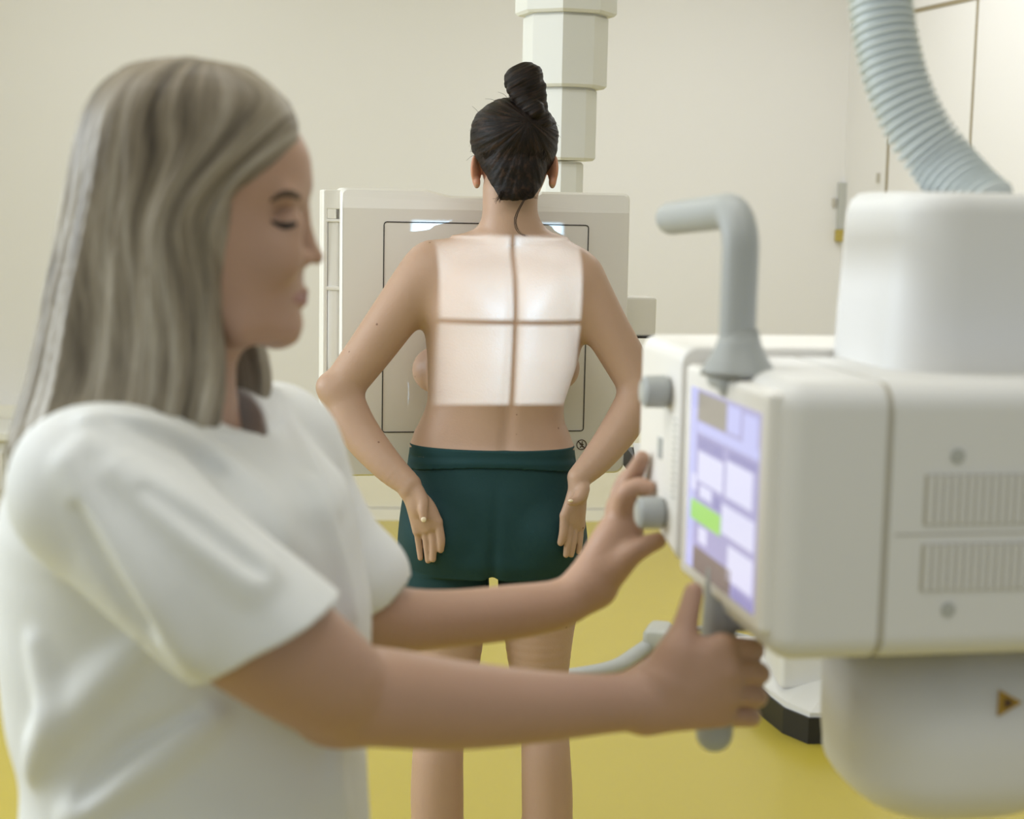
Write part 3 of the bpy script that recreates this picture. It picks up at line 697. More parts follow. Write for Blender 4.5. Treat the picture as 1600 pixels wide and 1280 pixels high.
# lower legs and feet
for ax, fx in ((684, 682), (855, 858)):
    kn = PX(ax, 1300, 3.112); an = np.array([kn[0], 3.10, .085]); f.chain([kn, (kn + an) / 2, an], [.051, .044, .033], .015)
    f.cone(an, an + np.array([0, -.03, -.05]), .034, .03, .02); f.cone(an + np.array([0, -.02, -.045]), an + np.array([(-.02 if ax < 700 else .02), .15, -.063]), .034, .022, .02)
    for t in range(5):
        s_ = (-1 if ax < 700 else 1) * (t - 1.6) * .014; e = an + np.array([(-.02 if ax < 700 else .02) + s_, .16 - abs(t - .8) * .008, -.071]); f.cone(e, e + np.array([0, .035, -.002]), .011, .009, .005)
# neck and head
f.chain([PX(797, 300, 3.115), PX(797, 335, 3.115), PX(799, 372, 3.118)], [.0525, .0535, .057], .02)
f.cone(PX(800, 364, 3.12), PX(735, 394, 3.112), .034, .034, .03); f.cone(PX(800, 364, 3.12), PX(862, 396, 3.112), .034, .034, .03)
f.ell(PX(804, 222, 3.14), (.074, .092, .085), .01); f.ell(PX(804, 265, 3.17), (.06, .07, .075), .03)
f.cone(PX(806, 312, 3.21), PX(806, 300, 3.235), .03, .018, .02); f.cone(PX(805, 262, 3.235), PX(805, 276, 3.252), .010, .012, .012)   # chin, nose
for ex in (779, 832): f.ell(PX(ex, 248, 3.262), (.016, .012, .009), .012, op='cut')
for s_, x in ((-1, 744), (1, 864)):
    f.ell(PX(x, 264, 3.13), (.007, .02, .029), .004, axes=((1, s_ * .45, 0), (-s_ * .45, 1, 0), (0, 0, 1)))
    f.ell(PX(x - s_ * 1, 285, 3.125), (.007, .012, .012), .005)
# shoulders, arms, forearms
f.chain([PX(682, 414, 3.115), PX(668, 425, 3.11), PX(622, 487, 3.10), PX(580, 545, 3.095), PX(533, 607, 3.085)], [.049, .053, .0485, .0445, .0395], .03)
f.cone(PX(512, 604, 3.075), PX(517, 610, 3.075), .021, .022, .02)
f.chain([PX(532, 611, 3.085), PX(557, 668, 3.06), PX(602, 724, 3.02), PX(639, 758, 2.995)], [.0385, .039, .0315, .0238], .014)
f.chain([PX(905, 440, 3.115), PX(912, 450, 3.112), PX(944, 507, 3.105), PX(973, 557, 3.10), PX(1000, 607, 3.09)], [.047, .0495, .045, .0425, .0385], .03)
f.cone(PX(1018, 607, 3.08), PX(1014, 612, 3.08), .021, .021, .02)
f.chain([PX(1000, 612, 3.09), PX(972, 665, 3.07), PX(935, 715, 3.03), PX(905, 746, 3.0)], [.038, .0375, .0305, .0228], .014)
# left hand, palm to the viewer, fingers down
def fingers(f, L, k=.0022):
    for pts, rad in L: f.chain([PX(*p) for p in pts], rad, k)
LH = [((652, 830, 2.998), (655, 853, 3.003), (657, 872, 3.004)), ((664, 827, 2.993), (667, 853, 2.996), (669, 876, 2.999)), ((674, 824, 2.99), (677, 850, 2.99), (676.5, 874, 2.993)), ((684, 816, 2.986), (689, 842, 2.985), (688.5, 859, 2.989))]
for (p, r) in zip(LH, (.0066, .0073, .0075, .0078)):
    f.cone(PX(641, 766, 2.995), PX(*p[0]), .0145, .0095, .012)
f.ell(PX(666, 800, 2.99), (.021, .0135, .036), .012, axes=((.93, 0, .37), (0, 1, 0), (-.37, 0, .93)))
f.ell(PX(652, 785, 2.984), (.015, .013, .026), .01)
fingers(f, [(p, (r * 1.1, r, r * .84)) for p, r in zip(LH, (.0066, .0073, .0075, .0082))])
f.chain([PX(652, 768, 2.985), PX(660.5, 783, 2.974), PX(661, 798, 2.968), PX(662, 810, 2.966)], [.0135, .0108, .0092, .0078], .005)
# right hand
RH = [((882, 806, 2.985), (880, 832, 2.983), (876, 848, 2.985)), ((890, 814, 2.992), (887.5, 844, 2.991), (884.5, 867, 2.993)), ((898, 820, 2.999), (895.5, 848, 2.998), (892.5, 867, 3.0)), ((907, 822, 3.006), (905.5, 848, 3.007), (904, 862, 3.009))]
for (p, r) in zip(RH, (.008, .0072, .007, .0066)): f.cone(PX(904, 757, 2.997), PX(*p[0]), .0135, .0095, .01)
f.ell(PX(900, 790, 2.998), (.0165, .0135, .034), .01); f.ell(PX(908, 768, 2.988), (.014, .013, .02), .01)
fingers(f, [(p, (r * 1.1, r, r * .84)) for p, r in zip(RH, (.0082, .0072, .007, .0066))])
f.chain([PX(911, 764, 2.982), PX(905, 777, 2.970), PX(898, 783, 2.962), PX(892, 784.5, 2.955)], [.0125, .0108, .009, .0075], .005)
# chest seen past the left side, shoulder blades, spine, folds above the waistband
f.ell(PX(680, 578, 3.205), (.046, .05, .046), .02); f.ell(PX(870, 575, 3.215), (.046, .05, .046), .02)
def blades(x, y, z):
    r = 0
    for px, sl_ in ((738, -.3), (866, .3)):
        c = PX(px, 452, 3.03); r = r - .0048 * np.exp(-((x - c[0] - sl_ * (z - c[2])) / .036) ** 2 - ((z - c[2]) / .062) ** 2)
    return np.where(y < 3.1, r + 0 * y, 0)
f.disp(blades, (-.25, 2.9, 1.1), (.2, 3.1, 1.5))
sp = [(at(801, 385, 3.03), .3), (at(803, 440, 3.02), .6), (at(803, 505, 3.02), .8), (at(799, 570, 3.03), 1), (at(794, 640, 3.04), 1.1), (at(790, 695, 3.03), .8), (at(788, 720, 3.02), .3)]
spz = np.array([q[0][2] for q in sp])[::-1]; spx = np.array([q[0][0] for q in sp])[::-1]; spa = np.array([q[1] for q in sp])[::-1]
def groove(x, y, z):
    sx = np.interp(z.ravel(), spz, spx)[None, None, :]; am = np.interp(z.ravel(), spz, spa)[None, None, :]
    g = .0055 * am * np.exp(-((x - sx) / .013) ** 2) - .0022 * am * (np.exp(-((x - sx - .04) / .034) ** 2) + np.exp(-((x - sx + .04) / .034) ** 2))
    return np.where(y < 3.1, g, 0)
f.disp(groove, (-.2, 2.9, spz[0]), (.2, 3.1, spz[-1]))
V, F = f.mesh(1)
cen = V[F].mean(axis=1); pr = np.zeros(len(F), int)
def near_pt(P, r): return np.linalg.norm(cen - np.asarray(P), axis=1) < r
pr[near_pt(PX(740, 266, 3.13), .032) | near_pt(PX(868, 266, 3.13), .032)] = 1
patient = np_obj('person', V - np.array([0, 3.1, 0]), F, [M['skin'], M['ear']], midx=pr); patient.location = (0, 3.1, 0)
tag(patient, 'person with dark hair in a bun, bare back, green shorts and hands on hips', 'person')
OFF = np.array([0, 3.1, 0])
# shorts
f = Field((-.24, 2.93, .48), (.18, 3.28, 1.06), .003)
C_, a_, b_ = PR(hips, 0); f.loft(C_, a_, b_, 2.2, .02, grow=.004)
for bx in (700, 843): f.ell(PX(bx, 836, 3.068), (.086, .078, .083), .014)
legs(f, .0045, .004, 1040)
f.disp(lambda x, y, z: cleft(x, y, z))
hem = at(770, 958, 3.11)[2]; f.cut((0, 0, hem), (0, 0, -1))
f.cut(at(770, 722, 3.02), (0, -.02, 1))
V, F = f.mesh(1)
shorts = np_obj('shorts', V - OFF, F, [M['shorts']], patient, 'dark green tight shorts')
# folded waistband
f = Field((-.24, 2.93, .9), (.18, 3.28, 1.08), .0022)
C_, a_, b_ = PR([(698, 645, 893, .103, 3.126), (720, 642, 896, .104, 3.124), (742, 638, 900, .107, 3.121), (760, 634, 903, .112, 3.118)], 0); f.loft(C_, a_, b_, 2.2, .0, grow=.0075)
f.cut(at(770, 704, 3.02), (0, -.03, 1)); 
zb4 = at(770, 735, 3.0)[2]
def curve_cut(x, y, z): return np.maximum(0, 0 * x) + 0 * z
f.D = np.maximum(f.D, ((zb4 + .0 - .55 * (f.ax[0][:, None, None] - xm) ** 2 - f.ax[2][None, None, :]) + 0 * f.ax[1][None, :, None]).astype(np.float32))
f.D = np.maximum(f.D, -(np.zeros_like(f.D) + 1))
f.disp(lambda x, y, z: np.where(y < 3.1, .0016 * np.sin((z - zb4 + .5 * (x - xm) ** 2) / .0085 * 2 + 2.2) * np.exp(-((z - zb4 - .008) / .012) ** 2) + 0 * x, 0))
V, F = f.mesh(1); np_obj('waistband', V - OFF, F, [M['waist']], shorts)
# white elastic just showing above the band
f = Field((-.24, 2.93, .95), (.18, 3.28, 1.08), .0025)
C_, a_, b_ = PR([(698, 645, 893, .103, 3.126), (720, 642, 896, .104, 3.124)], 0); f.loft(C_, a_, b_, 2.2, .0, grow=.0055)
f.cut(at(805, 700.2, 3.02), (-.018, -.03, 1)); f.cut(at(790, 712, 3.02), (0, 0, -1)); f.cut(at(715, 710, 3.02), (-1, 0, 0))
V, F = f.mesh(1); np_obj('elastic_edge', V - OFF, F, [M['label']], shorts, 'thin white elastic edge')
# thumb nails
for (p, r, axs) in ((PX(662, 812, 2.9595), (.0052, .003, .0055), None), (PX(891.5, 782.5, 2.949), (.005, .004, .003), None)):
    f = Field(p - .012, p + .012, .0008); f.ell(p, r, 0); V, F = f.mesh(1); np_obj('thumbnail', V - OFF, F, [M['nail']], patient)
# hair: cap combed up to a knot, bun, stray hairs
bunb = PX(826, 190, 3.085)
def hair_uv(V, base, twist):
    d = V - base; ang = np.arctan2(d[:, 0], -d[:, 2]); rad = np.linalg.norm(d, axis=1)
    return np.stack([ang / (2 * math.pi), rad * 10], 1)
f = Field((-.14, 2.98, 1.44), (.13, 3.3, 1.82), .002)
f.ell(PX(804, 226, 3.135), (.0825, .1, .083), .01)
f.ell(PX(803, 205, 3.12), (.081, .09, .062), .02)
f.cone(PX(800, 275, 3.085), PX(792, 303, 3.075), .05, .034, .02); f.cone(PX(812, 280, 3.085), PX(815, 296, 3.075), .047, .034, .02)
# trim to the hair line
for (px, py, Y, n) in ((752, 262, 3.06, (-1, 0, -.62)), (858, 275, 3.06, (1, 0, -.7)), (800, 312, 3.05, (.0, .25, -1)), (804, 250, 3.155, (0, 1, -.55))): f.cut(PX(px, py, Y), n)
def grv(x, y, z):
    a = np.arctan2(x - bunb[0], bunb[2] - z + .0); q = .35 * np.sin(31 * y) + .3 * np.sin(24 * z + 3 * a)
    return .0005 * np.sin(13 * a + 2.3 * q + 1) + .0005 * np.sin(37 * a + 2 * np.sin(5 * a) + 3 * q) + .0003 * np.sin(91 * a + 4 * np.sin(7 * a))
f.disp(grv)
V, F = f.mesh(1); hair = np_obj('hair', V - OFF, F, [M['dark_hair']], patient, 'dark brown hair combed up', uv=hair_uv(V, bunb, 0))
f = Field((-.1, 2.98, 1.6), (.12, 3.2, 1.82), .002)
f.ell(PX(806, 187, 3.075), (.032, .034, .021), .008, axes=((1, 0, .15), (0, 1, 0), (-.15, 0, 1))); f.ell(PX(840, 192, 3.08), (.026, .032, .022), .008)
f.cone(PX(833, 185, 3.08), PX(824, 150, 3.085), .031, .034, .012); f.ell(PX(818, 128, 3.085), (.0375, .04, .033), .006, axes=((1, 0, -.25), (0, 1, 0), (.25, 0, 1)))
f.ell(PX(826, 113, 3.09), (.028, .034, .0185), .004, axes=((1, 0, -.2), (0, 1, 0), (.2, 0, 1))); f.cone(PX(838, 170, 3.075), PX(842, 135, 3.085), .019, .014, .006)
f.cone(PX(803, 140, 3.062), PX(836, 172, 3.052), .014, .018, .006)
bax = PX(824, 150, 3.08)
wr_ = lambda x, y, z: .0007 * np.sin(310 * (z - .55 * (x - bax[0]) + .3 * (y - bax[1]))) + .0004 * np.sin(830 * (z - .5 * (x - bax[0])))
f.disp(wr_)
V, F = f.mesh(1); uvb = np.stack([(V[:, 2] - .55 * (V[:, 0] - bax[0])) * 4, (V[:, 0] - bax[0]) * 4 + V[:, 1]], 1)
np_obj('hair_bun', V - OFF, F, [M['dark_hair']], hair, 'twisted bun on top of the head', uv=uvb)
def strands(name, paths, r, material, parent, off):
    bm = bmesh.new()
    for p in paths: tube_bm(spline(np.asarray(p) - off, 12), np.linspace(r, r * .4, 12), 4, bm=bm, caps=False)
    me = bpy.data.meshes.new(name); bm.to_mesh(me); bm.free(); me.shade_smooth(); u = me.uv_layers.new(name='strand')
    uvs = rng.random(len(me.loops) * 2).astype(np.float32) * .0
    for pi in range(len(me.polygons)): uvs[pi * 8:pi * 8 + 8] = (pi // 44) * .137 % 1
    u.data.foreach_set('uv', uvs); return link(name, me, parent, [material])
ps = []
def lock(pts, n, j, ends=1.5):
    for i in range(n):
        o0 = rng.normal(0, j); o1 = rng.normal(0, j)
        ps.append([PX(x + o0 + (o1 * ends * t / len(pts)), y + rng.normal(0, j * .6), Y) for t, (x, y, Y) in enumerate(pts)])
lock([(832, 296, 3.045), (818, 316, 3.04), (807, 338, 3.035), (806, 352, 3.03), (812, 364, 3.022), (822, 369, 3.015)], 9, 1.3, 2.2)
lock([(785, 300, 3.04), (781, 308, 3.042), (778, 316, 3.045)], 20, 4)
lock([(820, 300, 3.04), (826, 306, 3.04), (836, 308, 3.045)], 10, 4)
for i in range(46):
    a = rng.uniform(-2.6, 2.6); R1 = .078; c = PX(804, 222, 3.1)
    p0 = c + np.array([R1 * math.sin(a), rng.uniform(-.05, .02), R1 * math.cos(a)]); p0[2] = max(p0[2], c[2] - .03); t = rng.normal(0, .012, 3); q = (p0 - c) * rng.uniform(.03, .12)
    ps.append([p0, p0 + q * .5 + t * .4 + np.array([0, 0, .004]), p0 + q + t])
for i in range(40):
    p0 = PX(rng.uniform(795, 850), rng.uniform(100, 200), 3.06); q = rng.normal(0, .010, 3)
    ps.append([p0, p0 + q * .7, p0 + q * 1.5 + np.array([0, 0, -.006])])
tag(strands('stray_hair', ps, .00042, M['dark_hair'], hair, OFF), kind='stuff')
# wisps of the combed hair over the cap, light catching strands
ps2 = []
for i in range(240):
    a = rng.uniform(-1.9, 1.9); th_ = rng.uniform(.3, 1.3)
    e = PX(804 + 58 * math.sin(a), 235 + 62 * math.cos(a) * .9, 3.06); 
    s_ = bunb + np.array([.03 * math.sin(a), -.02, -.012]); pth = []
    for t in np.linspace(0, 1, 6):
        p = s_ * (1 - t) + e * t; d = p - PX(804, 226, 3.135); d = d / np.linalg.norm(d / np.array([.0835, .101, .084])); pth.append(PX(804, 226, 3.135) + d)
    ps2.append(pth)
tag(strands('combed_hair', ps2, .0006, M['dark_hair'], hair, OFF), kind='stuff')
del f

# ================================================================== TECHNICIAN
YH = 1.385
def TR_(rows):
    C, a, b = [], [], []
    for py, xl, xr_, bb, yc in rows:
        C.append(at((xl + xr_) / 2, py, yc)); a.append((xr_ - xl) / 2 / FPX * yc); b.append(bb)
    return np.array(C), np.array(a), np.array(b)
f = Field((-.46, 1.10, .86), (.28, 1.78, 1.66), .0026)
headr = [(118, 230, 350, .040, YH), (140, 196, 400, .058, YH), (170, 172, 440, .070, YH), (200, 160, 462, .074, YH), (236, 153, 480, .076, YH), (268, 152, 485, .076, YH), (290, 153, 486, .0745, YH), (308, 155, 481, .073, YH), (325, 158, 474, .072, YH), (352, 164, 471, .071, YH),
         (380, 172, 472, .069, YH), (405, 184, 473, .066, YH), (425, 198, 473, .063, YH), (445, 216, 473, .060, YH), (468, 238, 470, .056, YH), (488, 258, 464, .051, YH), (505, 285, 460, .043, YH), (518, 310, 452, .034, YH)]
C_, a_, b_ = TR_(headr); f.loft(C_, a_, b_, 2.15, .012)
f.cone(at(437, 503, YH), at(442, 506, YH), .0135, .0145, .012)                                       # chin
f.cone(at(372, 512, YH - .04), at(430, 512, YH - .008), .014, .013, .02); f.cone(at(372, 512, YH + .04), at(430, 512, YH + .008), .014, .013, .02)
# nose
f.chain([at(470, 330, YH), at(478, 360, YH), at(485, 385, YH), at(494, 402, YH)], [.0072, .006, .0064, .0066], .010)
f.cone(at(470, 404, YH - .012), at(479, 405, YH - .010), .0065, .0055, .006); f.cone(at(470, 404, YH + .012), at(479, 405, YH + .010), .0065, .0055, .006)
f.ell(at(484, 412, YH - .006), (.0045, .003, .002), .002, op='cut')
# eye sockets, eyeballs, lids, brow
for s_ in (-1, 1):
    f.ell(at(464, 345, YH + s_ * .040), (.017, .017, .0125), .012, op='cut')
    f.ell(at(451, 349, YH + s_ * .032), (.0125, .0125, .0118), .003)
    f.cone(at(459, 311, YH + s_ * .022), at(448, 305, YH + s_ * .044), .0065, .006, .012)
    f.ell(at(436, 400, YH + s_ * .040), (.02, .016, .02), .02)
# lips
for s_ in (-1, 1):
    f.cone(at(472, 457, YH), at(455, 464, YH + s_ * .022), .0054, .0026, .003); f.cone(at(469, 470, YH), at(454, 466, YH + s_ * .021), .0058, .0026, .003)
f.cone(at(476, 463.5, YH - .02), at(476, 463.5, YH + .02), .0016, .0016, .002, op='cut')
# neck, chest
f.chain([at(300, 470, YH), at(288, 560, YH + .005), at(282, 650, YH + .01)], [.054, .0455, .050], .02)
f.cone(at(282, 650, YH), at(300, 712, YH + .01), .046, .042, .01); f.cone(at(280, 715, YH), at(290, 800, YH + .02), .05, .08, .02)
f.ell(at(285, 385, YH - .070), (.017, .006, .03), .004); f.ell(at(285, 385, YH + .070), (.017, .006, .03), .004)  # ears
# near arm
S1 = at(150, 790, 1.235)
NA = [S1, at(300, 905, 1.215), at(400, 985, 1.215), at(490, 1050, 1.235), at(545, 1082, 1.262), at(620, 1092, 1.285), at(720, 1102, 1.315), at(840, 1104, 1.352), at(940, 1100, 1.385), at(1005, 1094, 1.40)]
f.chain(NA, [.055, .0535, .0525, .0475, .0415, .0405, .0375, .0315, .0268, .0262], .02)
f.ell(at(520, 1110, 1.262), (.03, .028, .026), .02)
# near hand closed round the lower grip: back of the hand to the viewer, thumb up along the grip
kn = [(1128, 1012, 1.405), (1138, 1048, 1.400), (1136, 1083, 1.404), (1126, 1114, 1.412)]
for (x, y, Y) in kn: f.cone(at(1010, 1094 + (y - 1060) * .25, 1.405), at(x, y, Y), .021, .0135, .014)
f.ell(at(1070, 1070, 1.408), (.045, .018, .036), .012)
tips = []
for i, (x, y, Y) in enumerate(kn):
    r = (.0098, .0102, .0098, .0088)[i]; ex = (1174, 1182, 1179, 1170)[i]
    pts = [at(x, y, Y), at(ex, y + 3 + i, Y + .022), at(ex - 1, y + 5 + i, Y + .055), at(ex - 36, y + 6 + i, Y + .083), at(ex - 62, y + 6 + i, Y + .082)]
    f.chain(pts, [r * 1.15, r * 1.05, r, r * .95, r * .85], .0035)
f.chain([at(1040, 1060, 1.40), at(1062, 1010, 1.408), at(1074, 965, 1.418), at(1084, 925, 1.428)], [.02, .0145, .0108, .0088], .008)
f.cone(at(1062, 1022, 1.405), at(1110, 1030, 1.41), .016, .013, .014)
# far arm
FA = [at(415, 720, 1.55), at(500, 850, 1.555), at(575, 948, 1.56), at(620, 968, 1.57), at(700, 967, 1.59), at(800, 957, 1.615), at(876, 943, 1.64), at(925, 913, 1.652)]
f.chain(FA, [.055, .048, .0375, .0335, .0295, .0285, .0255, .0235], .02)
# far hand at the lower knob: thumb below, forefinger over it, the others beyond
f.ell(at(964, 852, 1.658), (.022, .021, .040), .014, axes=((.86, 0, -.5), (0, 1, 0), (.5, 0, .86)))
f.cone(at(925, 913, 1.652), at(977, 800, 1.66), .0225, .0155, .015); f.cone(at(928, 908, 1.655), at(962, 835, 1.675), .022, .018, .015)
f.chain([at(975, 800, 1.655), at(979, 772, 1.640), at(998, 760, 1.634), at(1013, 762, 1.629)], [.0138, .0108, .0094, .008], .005)
f.chain([at(973, 790, 1.668), at(986, 750, 1.664), at(996, 731, 1.655), at(1003, 716, 1.648)], [.013, .0108, .0094, .008], .005)
f.chain([at(966, 800, 1.68), at(969, 772, 1.69), at(976, 752, 1.688), at(983, 742, 1.686)], [.0125, .0105, .009, .008], .005)
f.chain([at(960, 812, 1.69), at(960, 792, 1.70), at(966, 778, 1.702), at(973, 772, 1.70)], [.0115, .0095, .0085, .0075], .005)
f.chain([at(958, 888, 1.645), at(985, 866, 1.635), at(1008, 853, 1.632), at(1028, 845, 1.638)], [.018, .0132, .0108, .0088], .008)
V, F = f.mesh(1); cen = V[F].mean(axis=1)
lipc = at(466, 464, YH); md = np.zeros(len(F), int)
e = (cen - lipc) / np.array([.0125, .024, .0068]); md[(np.linalg.norm(e, axis=1) < 1)] = 1
TO = np.array([at(300, 1280, 1.38)[0], 1.38, 0])
tech = np_obj('person', V - TO, F, [M['skin2'], M['lip']], midx=md); tech.location = TO
tag(tech, 'person with long ash-blonde hair in white tunic, gripping the X-ray unit', 'person')
skin_field = f
# brows and lashes
for s_ in (-1, 1):
    f = Field(at(400, 360, YH + s_ * .035) - .09, at(470, 300, YH + s_ * .035) + .09, .0012)
    f.chain([skin_field.hit(x, y, YH - .1, YH + .02) if s_ < 0 else at(x, y, YH + .04) for x, y in ((466, 308), (455, 303), (440, 304), (424, 313))], [.0024, .0032, .0028, .0016], .002)
    V, F = f.mesh(1); np_obj('eyebrow', V - TO, F, [M['brow']], tech)
    f = Field(at(400, 390, YH + s_ * .035) - .08, at(470, 300, YH + s_ * .035) + .08, .0012)
    f.chain([(skin_field.hit(x, y, YH - .1, YH + .02) + np.array([.001, -.001, 0])) if s_ < 0 else at(x + 1, y, YH + .034) for x, y in ((424, 346), (434, 351), (446, 353), (459, 350))], [.0014, .0026, .003, .0022], .002)
    V, F = f.mesh(1); np_obj('eyelashes', V - TO, F, [M['lash']], tech)
# tunic
f = Field((-.48, 1.08, .62), (.05, 1.78, 1.42), .0026)
tr = [(668, 170, 420, .08, 1.39), (700, 90, 480, .12, 1.395), (745, 34, 535, .15, 1.395), (800, 8, 558, .158, 1.395), (870, 0, 572, .155, 1.395), (940, 0, 584, .152, 1.395), (1030, 4, 587, .15, 1.395), (1120, 14, 578, .15, 1.395), (1200, 34, 582, .155, 1.395), (1290, 34, 588, .162, 1.395), (1420, 20, 600, .17, 1.395), (1600, 10, 610, .18, 1.395), (1720, 10, 612, .18, 1.395)]
C_, a_, b_ = TR_(tr); f.loft(C_, a_, b_, 2.25, .03)
f.cone(at(150, 762, 1.235), at(290, 705, 1.37), .063, .052, .03); f.cone(at(420, 712, 1.55), at(320, 690, 1.41), .068, .054, .03)
fs = Field(f.lo, (.05, 1.78, 1.42), .0026)
fs.chain([at(155, 768, 1.235), at(270, 880, 1.21), at(405, 992, 1.205), at(490, 1062, 1.203)], [.065, .064, .0635, .065], .02)       # near sleeve
hmc = at(402, 1003, 1.205); hn = at(402 + 125, 1003 + 200, 1.205) - hmc; fs.cut(hmc + hn * .01, hn)
f.D = smin(f.D, fs.D, .02); del fs
f.chain([at(420, 718, 1.552), at(500, 850, 1.557), at(555, 905, 1.56)], [.07, .06, .055], .02)        # far sleeve
ridge = [([(140, 660), (230, 672), (330, 712), (400, 775), (440, 850)], .011), ([(135, 700), (240, 762), (340, 842), (410, 900)], .011), ([(110, 730), (170, 830), (240, 930), (300, 1030)], .012),
         ([(180, 740), (290, 830), (390, 925)], .008), ([(215, 1010), (150, 1080), (60, 1170)], .014), ([(330, 1120), (230, 1200), (110, 1280)], .012), 
         ([(430, 620), (470, 700), (520, 800)], .008), ([(480, 760), (520, 850), (545, 960)], .007), ([(60, 1010), (80, 1100), (50, 1210)], .01), ([(530, 1130), (520, 1200), (530, 1280)], .007)]
for pts, r in ridge:
    P = [f.hit(x, y, 1.08, 1.7) + np.array([0, r * .3, 0]) for x, y in spline([(a, b, 0) for a, b in pts], 14)[:, :2]]
    P = spline(P[::3] + [P[-1]], 16); rr_ = r * np.sin(np.linspace(.35, 2.8, 16)) ** .6; f.chain(P, list(rr_), .019)
valley = [([(180, 652), (270, 690), (345, 740)], .005), ([(230, 765), (320, 825), (410, 890)], .006), ([(120, 800), (170, 900), (235, 990)], .007), ([(300, 1110), (200, 1170), (120, 1250)], .007)]
for pts, r in valley:
    P = [f.hit(x, y, 1.08, 1.7) + np.array([0, -r * .25, 0]) for x, y in spline([(a, b, 0) for a, b in pts], 14)[:, :2]]
    P = spline(P[::3] + [P[-1]], 16); rr_ = r * np.sin(np.linspace(.2, 2.94, 16)); f.chain(P, list(rr_), .013, op='cut')
# openings: sleeve mouths, neck, hem
hm = at(400, 1000, 1.205); ad = (at(405, 992, 1.205) - at(270, 880, 1.205)); ad /= np.linalg.norm(ad)
f.cone(hm - ad * .06, hm + ad * .12, .0545, .0565, .003, op='cut')
f.chain([at(296, 590, YH + .002), at(306, 650, YH + .005)], [.057, .058], .006, op='cut'); f.cone(at(340, 640, YH), at(404, 716, YH - .02), .040, .012, .006, op='cut')
f.cone(at(560, 912, 1.56), at(620, 990, 1.57), .046, .047, .003, op='cut')
f.disp(lambda x, y, z: .0014 * np.sin(38 * x + 21 * z + 9 * y) * np.sin(17 * z - 23 * x + 3) + .0003 * np.sin(90 * (x * .7 + z) + 30 * y))
V, F = f.mesh(2); tun = np_obj('tunic', V - TO, F, [M['cloth']], tech, 'white short-sleeved tunic with a split neck')
shirt_field = f
# breast pocket on the far front
f2 = Field(at(560, 860, 1.36) - .14, at(560, 760, 1.5) + .12, .0022)
pp = at(520, 800, 1.46); sl, x, y, z = f2.sub(f2.lo, f2.lo + f2.h * f2.n, 0)
q = (np.stack(np.broadcast_arrays(x, y, z), -1) - shirt_field.lo) / shirt_field.h; qi = np.clip(np.rint(q).astype(int), 0, shirt_field.n - 1)
ds = shirt_field.D[qi[..., 0], qi[..., 1], qi[..., 2]] - .003
pk0, pk1 = at(520, 748, 1.46), at(540, 850, 1.46)
f2.D = np.maximum(np.maximum(ds, np.abs(y - 1.46) - .045 + 0 * x + 0 * z), np.maximum(pk1[2] - z, z - pk0[2]) + 0 * x + 0 * y).astype(np.float32)
f2.D = np.maximum(f2.D, (-.12 - x) + 0 * y + 0 * z).astype(np.float32)
try:
    V, F = f2.mesh(2)
    if len(F): np_obj('breast_pocket', V - TO, F, [M['cloth']], tun)
except Exception as ex: print('pocket', ex)
# trousers and shoes below the frame
f = Field((-.5, 1.1, -.01), (.05, 1.7, .78), .006)
for s_ in (-1, 1):
    hx_ = TO[0] + .01; f.chain([(hx_, 1.395 + s_ * .08, .74), (hx_ + .01, 1.395 + s_ * .085, .45), (hx_ - .01, 1.395 + s_ * .09, .08)], [.105, .08, .065], .02)
V, F = f.mesh(1); np_obj('trousers', V - TO, F, [M['trousers']], tech)
for s_ in (-1, 1):
    f = Field((-.5, 1.2, -.01), (.1, 1.6, .15), .005)
    f.cone((TO[0] - .03, 1.395 + s_ * .09, .045), (TO[0] + .14, 1.395 + s_ * .1, .035), .045, .035, .01); V, F = f.mesh(1); np_obj('shoe', V - TO, F, [M['shoe']], tech)
# hair: long and straight, a part on top, shell open at the face
hr = [(92, 262, 318, .024, YH), (100, 222, 368, .045, YH), (118, 188, 406, .066, YH), (140, 164, 432, .078, YH), (170, 146, 456, .086, YH), (205, 134, 470, .09, YH), (250, 124, 476, .092, YH), (300, 116, 460, .093, YH), (350, 106, 430, .095, YH),
      (400, 96, 405, .098, YH), (450, 84, 392, .102, YH), (500, 74, 392, .106, YH), (550, 62, 398, .11, YH), (600, 50, 396, .115, YH), (640, 38, 388, .12, YH), (680, 28, 372, .124, YH), (715, 22, 345, .124, YH)]
f = Field((-.47, 1.2, 1.24), (-.12, 1.58, 1.66), .0025)
C_, a_, b_ = TR_(hr); f.loft(C_, a_, b_, 2.3, .0)
# front edge: a curve of x against height
fe = [(60, 520), (200, 478), (212, 466), (232, 446), (256, 420), (278, 392), (296, 366), (312, 353), (400, 350), (500, 349), (580, 346), (640, 342), (720, 330)]
fz = np.array([at(x, y, YH - .095)[2] for y, x in fe])[::-1]; fx = np.array([at(x, y, YH - .095)[0] for y, x in fe])[::-1]
fe2 = [(60, 520), (200, 478), (212, 466), (256, 420), (296, 372), (400, 374), (500, 408), (560, 434), (600, 436), (640, 425), (720, 370)]
fz2 = np.array([at(x, y, YH + .09)[2] for y, x in fe2])[::-1]; fx2 = np.array([at(x, y, YH + .09)[0] for y, x in fe2])[::-1]
zz = f.ax[2]; ex1 = np.interp(zz, fz, fx)[None, None, :]; ex2 = np.interp(zz, fz2, fx2)[None, None, :]
yy = f.ax[1][None, :, None]; wgt = np.clip((yy - (YH - .02)) / .04, 0, 1); exx = ex1 * (1 - wgt) + ex2 * wgt
hc = at(300, 300, YH)
zs_ = np.linspace(fz[0], fz[-1], 200)
def soft(v): return np.convolve(np.pad(v, 20, 'edge'), np.ones(41) / 41, 'valid')
es1 = soft(np.interp(zs_, fz, fx)); es2 = soft(np.interp(zs_, fz2, fx2))
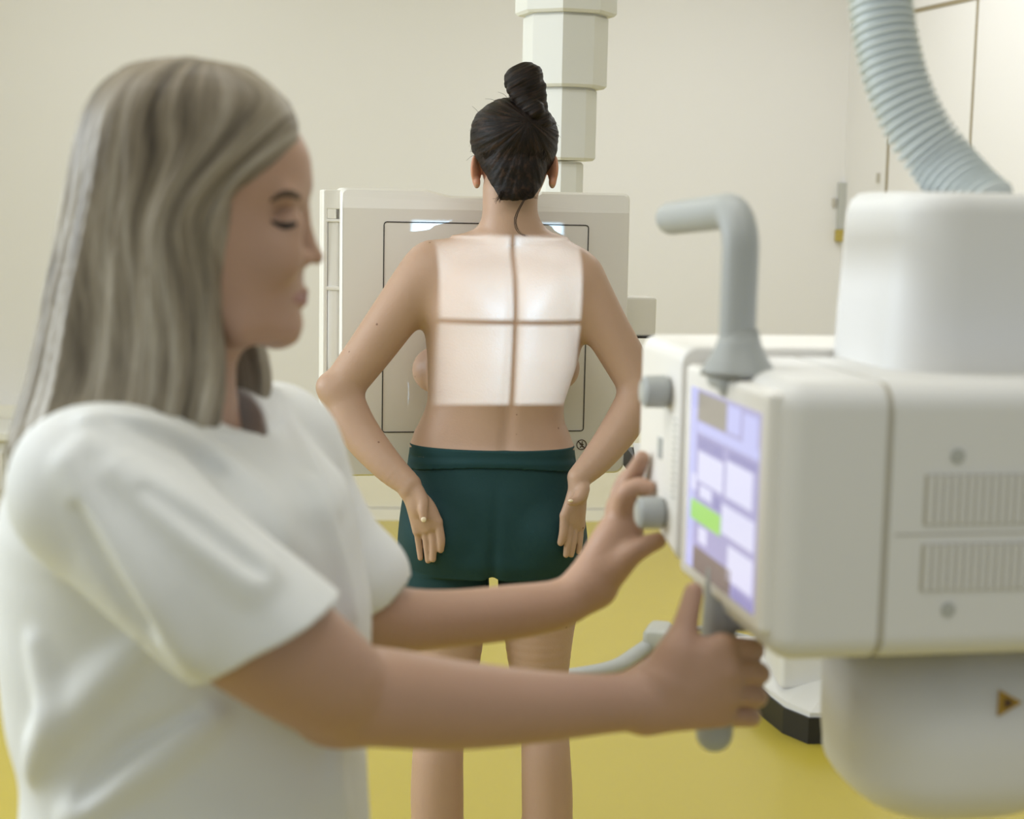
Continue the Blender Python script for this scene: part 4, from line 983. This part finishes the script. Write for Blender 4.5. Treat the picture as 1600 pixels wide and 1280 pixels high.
def flow(x, y, z):
    """coordinate across the strands: round the head behind, parallel to the swept front edge near the face"""
    a = np.arctan2(y - YH, x - hc[0] - .02); sgn = np.where(y < YH, -1.0, 1.0)
    e = np.where(y < YH, np.interp(z, zs_, es1), np.interp(z, zs_, es2)); sd = x - e
    w_ = np.clip((sd + .13) / .11, 0, 1); w_ = w_ * w_ * (3 - 2 * w_)
    return a * (1 - w_) + sgn * (1.1 - sd * 11) * w_
def locks(x, y, z):
    a = flow(x + 0 * y + 0 * z, y + 0 * x + 0 * z, z + 0 * x + 0 * y); v = (hc[2] - z) * 4; fa = np.clip((at(300, 120, YH)[2] - z) / .1, .15, 1)
    return fa * (.0026 * np.sin(9 * a + 1.1 * np.sin(1.3 * v) + .6) + .0020 * np.sin(23 * a + .9 * v + 2) + .0012 * np.sin(51 * a - .7 * v) + .0006 * np.sin(120 * a + v))
f.chain([at(366, 500, YH + .080), at(382, 560, YH + .078), at(390, 615, YH + .074), at(380, 668, YH + .07)], [.020, .022, .020, .010], .012)   # lock falling beyond the neck
f.disp(locks)
# pull back over the face in the middle so the brow and neck stay clear
d = (f.ax[0][:, None, None] - exx) * .82
f.D = -smin(-f.D, -d.astype(np.float32), .012)
# hollow for face, jaw and neck in front
sl, x, y, z = f.sub(f.lo, f.lo + f.h * f.n, 0)
jz = at(400, 300, YH)[2]
inner = np.maximum(np.abs(y - YH) - .056, -(x - at(330, 400, YH)[0])) + 0 * z
inner = np.maximum(inner, z - jz + 0 * x)
f.D = np.maximum(f.D, -inner.astype(np.float32))
# ragged lower ends
cutz = at(200, 700, YH)[2]
aa = np.arctan2(f.ax[1][None, :, None] - YH, f.ax[0][:, None, None] - hc[0] - .02)
f.D = np.maximum(f.D, (cutz + .012 * np.sin(17 * aa) + .008 * np.sin(41 * aa + 1) - .25 * (f.ax[0][:, None, None] - hc[0]) * 0 - f.ax[2][None, None, :]).astype(np.float32))
V, F = f.mesh(1)
an = flow(V[:, 0], V[:, 1], V[:, 2]); uv = np.stack([an / (2 * math.pi) * 3 + .04 * np.sin(V[:, 2] * 22), (hc[2] - V[:, 2]) * 3], 1)
th_hair = np_obj('hair', V - TO, F, [M['blonde']], tech, 'long straight ash-blonde hair', uv=uv)
